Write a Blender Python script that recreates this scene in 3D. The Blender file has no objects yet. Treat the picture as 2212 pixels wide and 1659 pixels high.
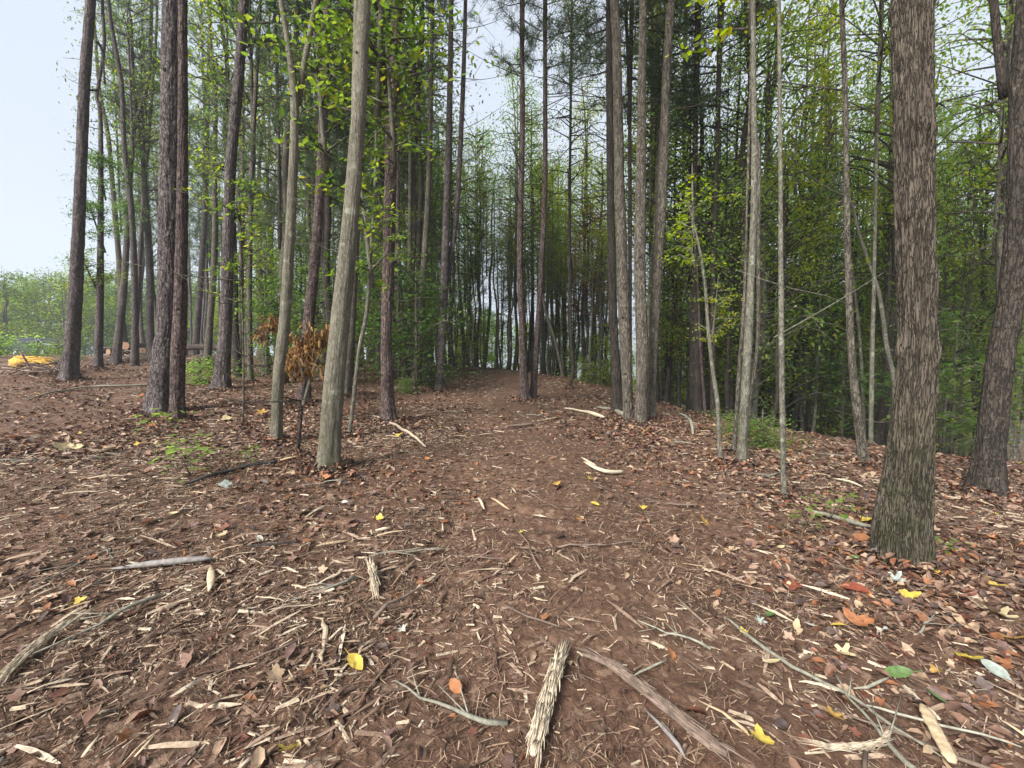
import bpy, math, random
import numpy as np
from mathutils import Vector
S = bpy.context.scene
COL = S.collection
R = math.radians
rng = np.random.default_rng(7)
random.seed(7)

# ------------------------------------------------------------------ camera, sky, sun, exposure
F, CX, CY = 928.0, 1106.0, 829.5          # photograph measured at 2212 x 1659
HOR = 785.0
CAMH = 1.5
PITCH = -math.atan((CY - HOR) / F)
cd = bpy.data.cameras.new('camera'); cam = bpy.data.objects.new('camera', cd); COL.objects.link(cam)
cd.sensor_width = 36; cd.lens = 36 * F / 2212; cd.clip_end = 3000; cd.clip_start = 0.05
cam.location = (0, 0, CAMH); cam.rotation_euler = (math.pi / 2 + PITCH, 0, 0)
S.camera = cam
S.render.resolution_x, S.render.resolution_y = 1024, 768

SUN_EL, SUN_AZ = R(36), R(-140)           # behind cloud, over the open ground behind and left of the camera
w = bpy.data.worlds.new('World'); S.world = w; w.use_nodes = True
nt = w.node_tree; nt.nodes.clear()
out = nt.nodes.new('ShaderNodeOutputWorld'); bg = nt.nodes.new('ShaderNodeBackground')
sky = nt.nodes.new('ShaderNodeTexSky'); sky.sky_type = 'NISHITA'; sky.sun_disc = False
sky.sun_elevation = SUN_EL; sky.sun_rotation = SUN_AZ; sky.air_density = 1.0; sky.dust_density = 4.0; sky.ozone_density = 1.0
mx = nt.nodes.new('ShaderNodeMix'); mx.data_type = 'RGBA'; mx.inputs[0].default_value = 0.86
nt.links.new(sky.outputs[0], mx.inputs[6])
mx.inputs[7].default_value = (5.7, 6.25, 7.15, 1)      # the even cloud layer
nt.links.new(mx.outputs[2], bg.inputs[0]); nt.links.new(bg.outputs[0], out.inputs[0])
bg.inputs[1].default_value = 0.052
sl = bpy.data.lights.new('sun', 'SUN'); so = bpy.data.objects.new('sun', sl); COL.objects.link(so)
sl.energy = 3.3; sl.angle = R(26); sl.color = (1, 0.97, 0.92)
sd = Vector((math.sin(SUN_AZ) * math.cos(SUN_EL), math.cos(SUN_AZ) * math.cos(SUN_EL), math.sin(SUN_EL)))
so.rotation_euler = sd.to_track_quat('Z', 'Y').to_euler()
S.view_settings.view_transform = 'Standard'; S.view_settings.look = 'None'
S.view_settings.gamma = 1.0; S.view_settings.exposure = 1.52
S.render.engine = 'CYCLES'
S.cycles.max_bounces = 8; S.cycles.diffuse_bounces = 6; S.cycles.transmission_bounces = 4; S.cycles.glossy_bounces = 2

# ------------------------------------------------------------------ noise
_T = np.random.default_rng(3).random((64, 64, 64))
def vn(x, y, z=0.0):
    x, y, z = np.broadcast_arrays(np.asarray(x, float), np.asarray(y, float), np.asarray(z, float))
    xi, yi, zi = np.floor(x).astype(int), np.floor(y).astype(int), np.floor(z).astype(int)
    fx, fy, fz = x - xi, y - yi, z - zi
    fx, fy, fz = [t * t * (3 - 2 * t) for t in (fx, fy, fz)]
    o = 0
    for a in (0, 1):
        for b in (0, 1):
            for c in (0, 1):
                o = o + _T[(xi + a) & 63, (yi + b) & 63, (zi + c) & 63] * \
                    (fx if a else 1 - fx) * (fy if b else 1 - fy) * (fz if c else 1 - fz)
    return o * 2 - 1
def fbm(x, y, z=0.0, o=4):
    s, a = 0, 1.0
    for i in range(o):
        s = s + a * vn(np.asarray(x) * 2 ** i + i * 17.3, np.asarray(y) * 2 ** i + 5.1 * i, np.asarray(z) * 2 ** i); a *= .5
    return s / 1.9

# ------------------------------------------------------------------ terrain
def gz0(x, y):
    x = np.asarray(x, float); y = np.asarray(y, float)
    th = x / np.maximum(np.sqrt(x * x + y * y), 2.5)            # sine of the bearing
    s = np.interp(th, [-.8, -.5, -.2, .1, .3, .5, .65, .8], [.084, .082, .070, .06, .045, .028, .016, .012])
    dc = np.interp(th, [-.8, -.45, -.2, 0, .25, .38, .55, .72, .8], [24, 24, 22, 20, 14.5, 10.5, 9.0, 7.0, 6.5])
    fall = np.interp(th, [-.6, -.4, -.1, .1, .35, .5, .8], [0.0, .01, .07, .10, .20, .27, .32])
    yy = np.maximum(y, 0)
    k = .9
    over = np.log1p(np.exp(np.clip((yy - dc) / k, -30, 30))) * k
    over = np.where((yy - dc) / k > 29, yy - dc, over)
    z = s * (yy - over) - np.minimum(fall * over, 3.2 + .01 * over)
    return z
def gz(x, y):
    x = np.asarray(x, float); y = np.asarray(y, float)
    z = gz0(x, y)
    r = np.sqrt(x * x + y * y)
    z = z + .05 * fbm(x * .45 + 9, y * .45, 0, 3) * np.clip(r / 3, .2, 1.6)
    z = z + .028 * fbm(x * 2.3, y * 2.3 + 4, 0.5, 3)
    # wheel ruts left in the trail
    c = .25 - .01 * y
    for o in (-.85, .95):
        z = z - .035 * np.exp(-((x - c - o - .12 * np.sin(y * .5)) / .28) ** 2) * np.clip((y - 1) / 2, 0, 1) * np.clip((17 - y) / 4, 0, 1)
    z = z + .010 * np.sin(y * 24 + 3 * fbm(x * .8, y * .8, 4, 2) + x * 2.5) * np.exp(-((x - c + .2) / 1.3) ** 2) * np.exp(-((y - 3.3) / 1.1) ** 2)
    z = z + .05 * fbm(x * 1.3 + 40, y * 1.3, 3.5, 3) * np.clip(np.abs(x - c) - .9, 0, 1) * np.clip(8 / (r + 4), 0, 1)
    # churned ridge beside the trail
    z = z + .10 * np.exp(-((x - 2.9) / .8) ** 2 - ((y - 8.3) / 1.0) ** 2)
    z = z + .36 * np.exp(-((x + 14.3) / 1.5) ** 2 - ((y - 13.2) / 1.0) ** 2)
    return z
cp, sp = math.cos(PITCH), math.sin(PITCH)
def ray(px, py):
    a, b = (px - CX) / F, (CY - py) / F
    return np.array([a, cp - b * sp, sp + b * cp])
def hit(px, py, dmax=60):
    d = ray(px, py); t = np.linspace(1.0, dmax, 6000)
    P = d[None] * t[:, None]; P[:, 2] += CAMH
    g = gz(P[:, 0], P[:, 1])
    i = np.argmax(P[:, 2] < g)
    if not (P[:, 2] < g).any(): i = 3000
    return np.array([P[i, 0], P[i, 1], g[i]])
def at(px, py, D):
    d = ray(px, py); return np.array([0, 0, CAMH]) + d * (D / d[1])

# ------------------------------------------------------------------ mesh accumulator
class MB:
    def __init__(s): s.V = []; s.F = []; s.n = 0; s.A = []
    def add(s, V, Fc, m=0, a=None):
        V = np.asarray(V, np.float32); Fc = np.asarray(Fc, np.int64)
        s.V.append(V); s.F.append((Fc + s.n, m)); s.n += len(V)
        s.A.append(np.zeros(len(V), np.float32) if a is None else np.broadcast_to(np.asarray(a, np.float32), (len(V),)))
        return s
    def mesh(s, name, mats, smooth=True):
        me = bpy.data.meshes.new(name)
        V = np.concatenate(s.V); me.vertices.add(len(V)); me.vertices.foreach_set('co', V.ravel())
        li = np.concatenate([f.ravel() for f, m in s.F])
        tot = np.concatenate([np.full(len(f), f.shape[1]) for f, m in s.F])
        mi = np.concatenate([np.full(len(f), m) for f, m in s.F])
        st = np.concatenate([[0], np.cumsum(tot)[:-1]])
        me.loops.add(len(li)); me.loops.foreach_set('vertex_index', li.astype(np.int32))
        me.polygons.add(len(tot)); me.polygons.foreach_set('loop_start', st.astype(np.int32))
        me.polygons.foreach_set('loop_total', tot.astype(np.int32))
        me.polygons.foreach_set('material_index', mi.astype(np.int32))
        me.polygons.foreach_set('use_smooth', np.full(len(tot), smooth))
        at_ = me.attributes.new('rnd', 'FLOAT', 'POINT'); at_.data.foreach_set('value', np.concatenate(s.A))
        for m in (mats if isinstance(mats, (list, tuple)) else [mats]): me.materials.append(m)
        me.update(calc_edges=True); me.validate()
        return me
    def build(s, name, mats, parent=None, smooth=True):
        o = bpy.data.objects.new(name, s.mesh(name, mats, smooth)); COL.objects.link(o)
        if parent: o.parent = parent
        return o
def tag(o, label=None, cat=None, group=None, kind=None):
    if label: o['label'] = label
    if cat: o['category'] = cat
    if group: o['group'] = group
    if kind: o['kind'] = kind
    return o
def empty(name, loc, label, cat, group=None, rz=0):
    o = bpy.data.objects.new(name, None); COL.objects.link(o); o.location = [float(v) for v in loc]; o.rotation_euler = (0, 0, rz)
    o.empty_display_size = .2
    return tag(o, label, cat, group)
def inst(name, me, parent=None, loc=(0, 0, 0), rot=(0, 0, 0), sc=(1, 1, 1), mats=None):
    o = bpy.data.objects.new(name, me); COL.objects.link(o)
    o.location = [float(v) for v in loc]; o.rotation_euler = rot; o.scale = sc
    if parent: o.parent = parent
    if mats:
        for i, m in enumerate(mats):
            if m: o.material_slots[i].link = 'OBJECT'; o.material_slots[i].material = m
    return o

def spline(P, step):
    P = np.asarray(P, float)
    if len(P) == 2:
        n = max(2, int(np.linalg.norm(P[1] - P[0]) / step)); t = np.linspace(0, 1, n + 1)[:, None]
        return P[0] * (1 - t) + P[1] * t
    Q = np.vstack([2 * P[0] - P[1], P, 2 * P[-1] - P[-2]]); o = []
    for i in range(1, len(Q) - 2):
        p0, p1, p2, p3 = Q[i - 1:i + 3]
        n = max(1, int(np.linalg.norm((p2 - p1)[:3]) / step)); t = np.linspace(0, 1, n, endpoint=False)[:, None]
        o.append(.5 * ((2 * p1) + (-p0 + p2) * t + (2 * p0 - 5 * p1 + 4 * p2 - p3) * t ** 2 + (-p0 + 3 * p1 - 3 * p2 + p3) * t ** 3))
    o.append(P[-1:]); return np.vstack(o)
def frames(P):
    T = np.gradient(P, axis=0); T /= np.linalg.norm(T, axis=1)[:, None] + 1e-9
    ref = np.array([0.13, 1, 0.07]) if abs(T[0, 2]) > .5 else np.array([0, 0, 1.])
    U = np.cross(T, ref); U /= np.linalg.norm(U, axis=1)[:, None] + 1e-9
    return U, np.cross(U, T)
def tube(PR, n=10, amp=0, seed=0, relief=None, cap=True):
    """PR: rows x,y,z,r.  Returns verts, quads"""
    P, r = PR[:, :3], PR[:, 3]
    U, W = frames(P); th = np.arange(n) * 2 * np.pi / n
    rr = np.repeat(r[:, None], n, 1)
    c, s_ = np.cos(th)[None], np.sin(th)[None]
    ln = np.concatenate([[0], np.cumsum(np.linalg.norm(np.diff(P, axis=0), axis=1))])[:, None]
    if amp: rr = rr * (1 + amp * vn(c * 1.3 + seed, s_ * 1.3 + seed * 3, ln * 3 + seed * 2) + amp * .6 * vn(c * 3 + seed, s_ * 3, ln * 9))
    if relief is not None: rr = rr + relief(th[None], ln, r[:, None])
    V = P[:, None] + U[:, None] * (c * rr)[..., None] + W[:, None] * (s_ * rr)[..., None]
    V = V.reshape(-1, 3); m = len(P)
    i, j = np.meshgrid(np.arange(m - 1), np.arange(n), indexing='ij'); j2 = (j + 1) % n
    Q = np.stack([i * n + j, i * n + j2, (i + 1) * n + j2, (i + 1) * n + j], -1).reshape(-1, 4)[:, ::-1]
    return V, Q
def capf(mb, n, base, m=0):  # triangle fan over last ring handled by callers
    pass
def add_tube(mb, PR, n=8, m=0, a=None, amp=0, seed=0, relief=None):
    V, Q = tube(np.asarray(PR, float), n, amp, seed, relief)
    c0, c1 = V[:n].mean(0), V[-n:].mean(0); k = len(V)
    V = np.vstack([V, c0, c1])
    av = None
    if a is not None: av = np.full(len(V), a)
    mb.add(V, Q, m, av)
    j = np.arange(n); j2 = (j + 1) % n; off = mb.n - len(V)
    for cc, b, flip in ((k, 0, 0), (k + 1, k - n, 1)):
        t = np.stack([np.full(n, cc), b + j, b + j2], 1)
        if flip: t = t[:, ::-1]
        mb.F.append((t + off, m))

# ------------------------------------------------------------------ materials
def newmat(name):
    m = bpy.data.materials.new(name); m.use_nodes = True; t = m.node_tree; t.nodes.clear()
    o = t.nodes.new('ShaderNodeOutputMaterial'); return m, t, o
def ramp(t, stops, interp='LINEAR'):
    r = t.nodes.new('ShaderNodeValToRGB'); e = r.color_ramp; e.interpolation = interp
    while len(e.elements) > 1: e.elements.remove(e.elements[-1])
    e.elements[0].position = stops[0][0]; e.elements[0].color = (*stops[0][1], 1)
    for p, c in stops[1:]: x = e.elements.new(p); x.color = (*c, 1)
    return r
def leaf_mat(name, cols, trans=.6, rough=.55):
    m, t, o = newmat(name)
    a = t.nodes.new('ShaderNodeAttribute'); a.attribute_name = 'rnd'
    oi = t.nodes.new('ShaderNodeObjectInfo')
    md = t.nodes.new('ShaderNodeMath'); md.operation = 'MULTIPLY_ADD'; md.inputs[1].default_value = .22; md.inputs[2].default_value = -.11
    t.links.new(oi.outputs['Random'], md.inputs[0])
    ad = t.nodes.new('ShaderNodeMath'); ad.operation = 'ADD'; ad.use_clamp = True
    t.links.new(a.outputs['Fac'], ad.inputs[0]); t.links.new(md.outputs[0], ad.inputs[1])
    n = len(cols); r = ramp(t, [(i / max(1, n - 1) , c) for i, c in enumerate(cols)])
    t.links.new(ad.outputs[0], r.inputs[0])
    p = t.nodes.new('ShaderNodeBsdfPrincipled'); p.inputs['Roughness'].default_value = rough
    p.inputs['Specular IOR Level'].default_value = .35
    tr = t.nodes.new('ShaderNodeBsdfTranslucent'); mi = t.nodes.new('ShaderNodeMixShader'); mi.inputs[0].default_value = trans
    t.links.new(r.outputs[0], p.inputs['Base Color'])
    hs = t.nodes.new('ShaderNodeHueSaturation'); hs.inputs['Saturation'].default_value = 1.15; hs.inputs['Value'].default_value = 2.0
    t.links.new(r.outputs[0], hs.inputs['Color']); t.links.new(hs.outputs[0], tr.inputs[0])
    t.links.new(p.outputs[0], mi.inputs[1]); t.links.new(tr.outputs[0], mi.inputs[2]); t.links.new(mi.outputs[0], o.inputs[0])
    return m
def bark_mat(name, dark, mid, light, sx=14, sz=3.0, bump=.5, patch=None, moss=None, bands=0.0, rough=.9):
    m, t, o = newmat(name)
    tc = t.nodes.new('ShaderNodeTexCoord'); mp = t.nodes.new('ShaderNodeMapping'); mp.inputs['Scale'].default_value = (sx, sx, sz)
    t.links.new(tc.outputs['Object'], mp.inputs[0])
    n1 = t.nodes.new('ShaderNodeTexNoise'); n1.inputs['Scale'].default_value = 1; n1.inputs['Detail'].default_value = 6; n1.inputs['Roughness'].default_value = .65
    t.links.new(mp.outputs[0], n1.inputs[0])
    sb = t.nodes.new('ShaderNodeMath'); sb.operation = 'SUBTRACT'; sb.inputs[1].default_value = .5; t.links.new(n1.outputs[0], sb.inputs[0])
    ab = t.nodes.new('ShaderNodeMath'); ab.operation = 'ABSOLUTE'; t.links.new(sb.outputs[0], ab.inputs[0])
    nb_ = t.nodes.new('ShaderNodeTexNoise'); nb_.inputs['Scale'].default_value = .55; nb_.inputs['Detail'].default_value = 3; t.links.new(mp.outputs[0], nb_.inputs[0])
    s2 = t.nodes.new('ShaderNodeMath'); s2.operation = 'SUBTRACT'; s2.inputs[1].default_value = .5; t.links.new(nb_.outputs[0], s2.inputs[0])
    a2 = t.nodes.new('ShaderNodeMath'); a2.operation = 'ABSOLUTE'; t.links.new(s2.outputs[0], a2.inputs[0])
    mn_ = t.nodes.new('ShaderNodeMath'); mn_.operation = 'MINIMUM'; t.links.new(ab.outputs[0], mn_.inputs[0]); t.links.new(a2.outputs[0], mn_.inputs[1])
    cr = t.nodes.new('ShaderNodeMapRange'); cr.inputs[1].default_value = 0; cr.inputs[2].default_value = .032
    t.links.new(mn_.outputs[0], cr.inputs[0])
    ml = t.nodes.new('ShaderNodeMath'); ml.operation = 'MULTIPLY'; t.links.new(cr.outputs[0], ml.inputs[0])
    ml2 = t.nodes.new('ShaderNodeMapRange'); ml2.inputs[1].default_value = .3; ml2.inputs[2].default_value = .7; ml2.inputs[3].default_value = .6
    t.links.new(n1.outputs[0], ml2.inputs[0]); t.links.new(ml2.outputs[0], ml.inputs[1])
    r = ramp(t, [(0, dark), (.45, mid), (.95, light)]); t.links.new(ml.outputs[0], r.inputs[0])
    colr = r.outputs[0]
    n2 = t.nodes.new('ShaderNodeTexNoise'); n2.inputs['Scale'].default_value = 2.2; n2.inputs['Detail'].default_value = 5
    t.links.new(tc.outputs['Object'], n2.inputs[0])
    v = t.nodes.new('ShaderNodeHueSaturation'); t.links.new(colr, v.inputs['Color'])
    mr = t.nodes.new('ShaderNodeMapRange'); mr.inputs[1].default_value = .3; mr.inputs[2].default_value = .7; mr.inputs[3].default_value = .75; mr.inputs[4].default_value = 1.25
    t.links.new(n2.outputs[0], mr.inputs[0]); t.links.new(mr.outputs[0], v.inputs['Value']); colr = v.outputs[0]
    if patch:   # lichen blotches
        n3 = t.nodes.new('ShaderNodeTexNoise'); n3.inputs['Scale'].default_value = patch[1]; n3.inputs['Detail'].default_value = 4; t.links.new(tc.outputs['Object'], n3.inputs[0])
        q = t.nodes.new('ShaderNodeMapRange'); q.inputs[1].default_value = patch[2]; q.inputs[2].default_value = patch[2] + .08; t.links.new(n3.outputs[0], q.inputs[0])
        x = t.nodes.new('ShaderNodeMix'); x.data_type = 'RGBA'; t.links.new(q.outputs[0], x.inputs[0]); t.links.new(colr, x.inputs[6]); x.inputs[7].default_value = (*patch[0], 1); colr = x.outputs[2]
    if moss:
        sx_ = t.nodes.new('ShaderNodeSeparateXYZ'); t.links.new(tc.outputs['Object'], sx_.inputs[0])
        q = t.nodes.new('ShaderNodeMapRange'); q.inputs[1].default_value = moss[1]; q.inputs[2].default_value = 0.0; q.inputs[3].default_value = 0; q.inputs[4].default_value = .75; t.links.new(sx_.outputs[2], q.inputs[0])
        n4 = t.nodes.new('ShaderNodeTexNoise'); n4.inputs['Scale'].default_value = 6; n4.inputs['Detail'].default_value = 6; t.links.new(tc.outputs['Object'], n4.inputs[0])
        ad = t.nodes.new('ShaderNodeMath'); ad.operation = 'MULTIPLY'; t.links.new(q.outputs[0], ad.inputs[0])
        q2 = t.nodes.new('ShaderNodeMapRange'); q2.inputs[1].default_value = .38; q2.inputs[2].default_value = .6; t.links.new(n4.outputs[0], q2.inputs[0]); t.links.new(q2.outputs[0], ad.inputs[1])
        x = t.nodes.new('ShaderNodeMix'); x.data_type = 'RGBA'; t.links.new(ad.outputs[0], x.inputs[0]); t.links.new(colr, x.inputs[6]); x.inputs[7].default_value = (*moss[0], 1); colr = x.outputs[2]
    p = t.nodes.new('ShaderNodeBsdfPrincipled'); p.inputs['Roughness'].default_value = rough; p.inputs['Specular IOR Level'].default_value = .25
    t.links.new(colr, p.inputs['Base Color'])
    b = t.nodes.new('ShaderNodeBump'); b.inputs['Strength'].default_value = bump; b.inputs['Distance'].default_value = .02
    t.links.new(ml.outputs[0], b.inputs['Height']); t.links.new(b.outputs[0], p.inputs['Normal'])
    t.links.new(p.outputs[0], o.inputs[0]); return m
def rnd_mat(name, cols, rough=.8, interp='LINEAR', nz=14, spec=.3, bump=.2, trans=0):
    m, t, o = newmat(name)
    a = t.nodes.new('ShaderNodeAttribute'); a.attribute_name = 'rnd'
    n = len(cols)
    r = ramp(t, [((i / n if interp == 'CONSTANT' else i / max(1, n - 1)), c) for i, c in enumerate(cols)], interp)
    t.links.new(a.outputs['Fac'], r.inputs[0])
    g = t.nodes.new('ShaderNodeNewGeometry'); nn = t.nodes.new('ShaderNodeTexNoise'); nn.inputs['Scale'].default_value = nz; nn.inputs['Detail'].default_value = 5
    t.links.new(g.outputs['Position'], nn.inputs[0])
    mr = t.nodes.new('ShaderNodeMapRange'); mr.inputs[1].default_value = .3; mr.inputs[2].default_value = .7; mr.inputs[3].default_value = .65; mr.inputs[4].default_value = 1.3
    t.links.new(nn.outputs[0], mr.inputs[0])
    v = t.nodes.new('ShaderNodeHueSaturation'); t.links.new(r.outputs[0], v.inputs['Color']); t.links.new(mr.outputs[0], v.inputs['Value'])
    p = t.nodes.new('ShaderNodeBsdfPrincipled'); p.inputs['Roughness'].default_value = rough; p.inputs['Specular IOR Level'].default_value = spec
    t.links.new(v.outputs[0], p.inputs['Base Color'])
    b = t.nodes.new('ShaderNodeBump'); b.inputs['Strength'].default_value = bump; b.inputs['Distance'].default_value = .01; t.links.new(nn.outputs[0], b.inputs['Height']); t.links.new(b.outputs[0], p.inputs['Normal'])
    if trans:
        tr = t.nodes.new('ShaderNodeBsdfTranslucent'); t.links.new(v.outputs[0], tr.inputs[0]); mi = t.nodes.new('ShaderNodeMixShader'); mi.inputs[0].default_value = trans
        t.links.new(p.outputs[0], mi.inputs[1]); t.links.new(tr.outputs[0], mi.inputs[2]); t.links.new(mi.outputs[0], o.inputs[0])
    else: t.links.new(p.outputs[0], o.inputs[0])
    return m
def plain(name, c, rough=.5, metal=0, spec=.5):
    m, t, o = newmat(name); p = t.nodes.new('ShaderNodeBsdfPrincipled')
    n = t.nodes.new('ShaderNodeTexNoise'); n.inputs['Scale'].default_value = 9
    r = ramp(t, [(.3, tuple(x * .8 for x in c)), (.7, c)]); t.links.new(n.outputs[0], r.inputs[0]); t.links.new(r.outputs[0], p.inputs['Base Color'])
    p.inputs['Roughness'].default_value = rough; p.inputs['Metallic'].default_value = metal; p.inputs['Specular IOR Level'].default_value = spec
    t.links.new(p.outputs[0], o.inputs[0]); return m

M = {}
M['pine'] = bark_mat('pine_bark', (.026, .021, .021), (.072, .059, .057), (.15, .124, .118), 24, 9, .8)
M['pinered'] = bark_mat('red_pine_bark', (.024, .017, .016), (.072, .051, .046), (.145, .105, .094), 26, 10, .8)
M['smooth'] = bark_mat('smooth_grey_bark', (.065, .058, .040), (.128, .117, .087), (.185, .170, .128), 55, 14, .5, patch=((.25, .25, .19), 7, .64), moss=((.07, .07, .035), .9))
M['greybark'] = bark_mat('grey_brown_bark', (.030, .025, .019), (.092, .079, .062), (.17, .148, .117), 36, 9, .8)
M['furrow'] = bark_mat('furrowed_bark', (.028, .023, .016), (.078, .064, .048), (.120, .099, .076), 46, 6, 1.0, moss=((.042, .047, .015), 1.6), patch=((.17, .18, .12), 26, .73))
M['dark'] = bark_mat('dark_bark', (.012, .010, .008), (.034, .027, .022), (.068, .055, .044), 30, 8, .7, patch=((.16, .16, .12), 9, .66))
M['lichen'] = bark_mat('lichen_bark', (.045, .042, .030), (.110, .104, .080), (.18, .172, .135), 36, 10, .5, patch=((.26, .27, .21), 9, .60), moss=((.06, .045, .03), .7))
M['twig'] = bark_mat('twig_bark', (.05, .042, .035), (.11, .09, .075), (.2, .17, .14), 30, 6, .3)
M['g_dark'] = leaf_mat('deep_green_leaves', [(.04, .07, .02), (.065, .115, .03), (.095, .155, .038), (.15, .20, .05)])
M['g_mid'] = leaf_mat('mid_green_leaves', [(.055, .095, .020), (.085, .14, .028), (.13, .185, .035), (.21, .24, .045), (.36, .29, .05)])
M['g_yel'] = leaf_mat('yellow_green_leaves', [(.11, .165, .024), (.17, .24, .032), (.24, .30, .038), (.34, .34, .04), (.42, .32, .04)])
M['g_aut'] = leaf_mat('autumn_leaves', [(.12, .17, .03), (.20, .24, .03), (.30, .28, .035), (.34, .21, .03)])
M['g_russ'] = leaf_mat('russet_leaves', [(0.120, 0.084, 0.036), (0.204, 0.108, 0.042), (0.264, 0.120, 0.036), (0.156, 0.120, 0.036)])
M['g_lite'] = leaf_mat('light_green_leaves', [(.12, .22, .05), (.17, .28, .06), (.24, .33, .08), (.34, .36, .09)])
M['needle'] = leaf_mat('pine_needles', [(0.033, 0.063, 0.024), (0.060, 0.102, 0.036), (0.090, 0.135, 0.051), (0.150, 0.150, 0.060)], .25)
M['dead'] = rnd_mat('withered_leaves', [(.09, .035, .015), (.17, .075, .025), (.26, .13, .035), (.32, .19, .06), (.24, .16, .07)], trans=.3)
M['wood'] = rnd_mat('fresh_split_wood', [(.40, .28, .17), (.46, .35, .22), (.53, .43, .30)], .7, nz=40)
M['orangewood'] = rnd_mat('orange_split_wood', [(.42, .20, .03), (.55, .31, .04), (.58, .38, .06), (.40, .24, .07)], .7, nz=20)
M['cut'] = rnd_mat('sawn_end', [(.26, .14, .08), (.34, .21, .13)], .7, nz=12)

# ------------------------------------------------------------------ ground sheet (polar grid, fine near the camera)
def ground():
    th = np.concatenate([np.linspace(-68, 68, 640), np.linspace(68, 292, 90)[1:-1]]); th = np.radians(th)
    r = np.concatenate([[0.02], np.geomspace(.35, 60, 640), np.geomspace(62, 150, 24)])
    Rr, T = np.meshgrid(r, th, indexing='ij'); X = Rr * np.sin(T); Y = Rr * np.cos(T)
    Z = gz(X, Y)
    fine = np.clip(1.4 - Rr / 14, 0, 1)
    clod = fbm(X * 9, Y * 9, 2.2, 4)
    Z = Z + fine * (.012 * clod + .008 * np.abs(vn(X * 30, Y * 30, 7)))
    m, n = X.shape; V = np.stack([X, Y, Z], -1).reshape(-1, 3)
    i, j = np.meshgrid(np.arange(m - 1), np.arange(n), indexing='ij'); j2 = (j + 1) % n
    Q = np.stack([i * n + j, i * n + j2, (i + 1) * n + j2, (i + 1) * n + j], -1).reshape(-1, 4)[:, ::-1]
    mt, t, o = newmat('forest_soil')
    g = t.nodes.new('ShaderNodeNewGeometry')
    def nz(s, d=6, r_=.6):
        x = t.nodes.new('ShaderNodeTexNoise'); x.inputs['Scale'].default_value = s; x.inputs['Detail'].default_value = d; x.inputs['Roughness'].default_value = r_
        t.links.new(g.outputs['Position'], x.inputs[0]); return x
    a = nz(.7); b = nz(22, 8, .7); c = nz(90, 4)
    r1 = ramp(t, [(.25, (.040, .021, .013)), (.42, (.095, .050, .031)), (.58, (.150, .082, .052)), (.75, (.21, .128, .083))]); t.links.new(b.outputs[0], r1.inputs[0])
    v = t.nodes.new('ShaderNodeHueSaturation'); t.links.new(r1.outputs[0], v.inputs['Color'])
    mr = t.nodes.new('ShaderNodeMapRange'); mr.inputs[1].default_value = .3; mr.inputs[2].default_value = .7; mr.inputs[3].default_value = .8; mr.inputs[4].default_value = 1.25
    t.links.new(a.outputs[0], mr.inputs[0]); t.links.new(mr.outputs[0], v.inputs['Value'])
    vo = t.nodes.new('ShaderNodeTexVoronoi'); vo.inputs['Scale'].default_value = 26; t.links.new(g.outputs['Position'], vo.inputs[0])
    rv = ramp(t, [(0, (.07, .040, .027)), (.3, (.10, .06, .04)), (.6, (.05, .03, .02)), (.8, (.17, .115, .08)), (.92, (.28, .20, .14))], 'CONSTANT')
    sx = t.nodes.new('ShaderNodeSeparateColor'); t.links.new(vo.outputs['Color'], sx.inputs[0]); t.links.new(sx.outputs[0], rv.inputs[0])
    x = t.nodes.new('ShaderNodeMix'); x.data_type = 'RGBA'; x.inputs[0].default_value = .4; t.links.new(v.outputs[0], x.inputs[6]); t.links.new(rv.outputs[0], x.inputs[7])
    p = t.nodes.new('ShaderNodeBsdfPrincipled'); p.inputs['Roughness'].default_value = .85; p.inputs['Specular IOR Level'].default_value = .25
    t.links.new(x.outputs[2], p.inputs['Base Color'])
    ad = t.nodes.new('ShaderNodeMath'); ad.operation = 'ADD'; t.links.new(b.outputs[0], ad.inputs[0]); t.links.new(c.outputs[0], ad.inputs[1])
    bp = t.nodes.new('ShaderNodeBump'); bp.inputs['Strength'].default_value = .7; bp.inputs['Distance'].default_value = .012
    t.links.new(ad.outputs[0], bp.inputs['Height']); t.links.new(bp.outputs[0], p.inputs['Normal']); t.links.new(p.outputs[0], o.inputs[0])
    mb = MB(); mb.add(V, Q); ob = mb.build('ground', mt); tag(ob, kind='structure')
ground()

# ------------------------------------------------------------------ leaves in bulk
LEAF6 = (np.array([[-.5, 0, 0], [-.18, .24, .05], [.2, .2, .04], [.5, 0, 0], [.2, -.2, .04], [-.18, -.24, .05]]),
         np.array([[0, 1, 2, 3], [0, 3, 4, 5]]))
_t = np.arange(20) * 2 * np.pi / 20; _r = .40 + .10 * np.cos(5 * _t) + .035 * np.sin(3 * _t + 1); _r[10] = .26
LOBED = (np.vstack([np.column_stack([_r * np.cos(_t), _r * np.sin(_t), .10 * (np.abs(np.sin(_t)) ** 1.5) + .03 * np.cos(5 * _t)]), [[0, 0, -.02]]]),
         np.array([[20, i, (i + 1) % 20] for i in range(20)]))
def rotm(yaw, pitch, roll):
    cy, sy, c_, s_, cr, sr = np.cos(yaw), np.sin(yaw), np.cos(pitch), np.sin(pitch), np.cos(roll), np.sin(roll)
    A = np.empty((len(yaw), 3, 3))
    A[:, 0, 0] = cy * c_; A[:, 0, 1] = cy * s_ * sr - sy * cr; A[:, 0, 2] = cy * s_ * cr + sy * sr
    A[:, 1, 0] = sy * c_; A[:, 1, 1] = sy * s_ * sr + cy * cr; A[:, 1, 2] = sy * s_ * cr - cy * sr
    A[:, 2, 0] = -s_; A[:, 2, 1] = c_ * sr; A[:, 2, 2] = c_ * cr
    return A
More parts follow.
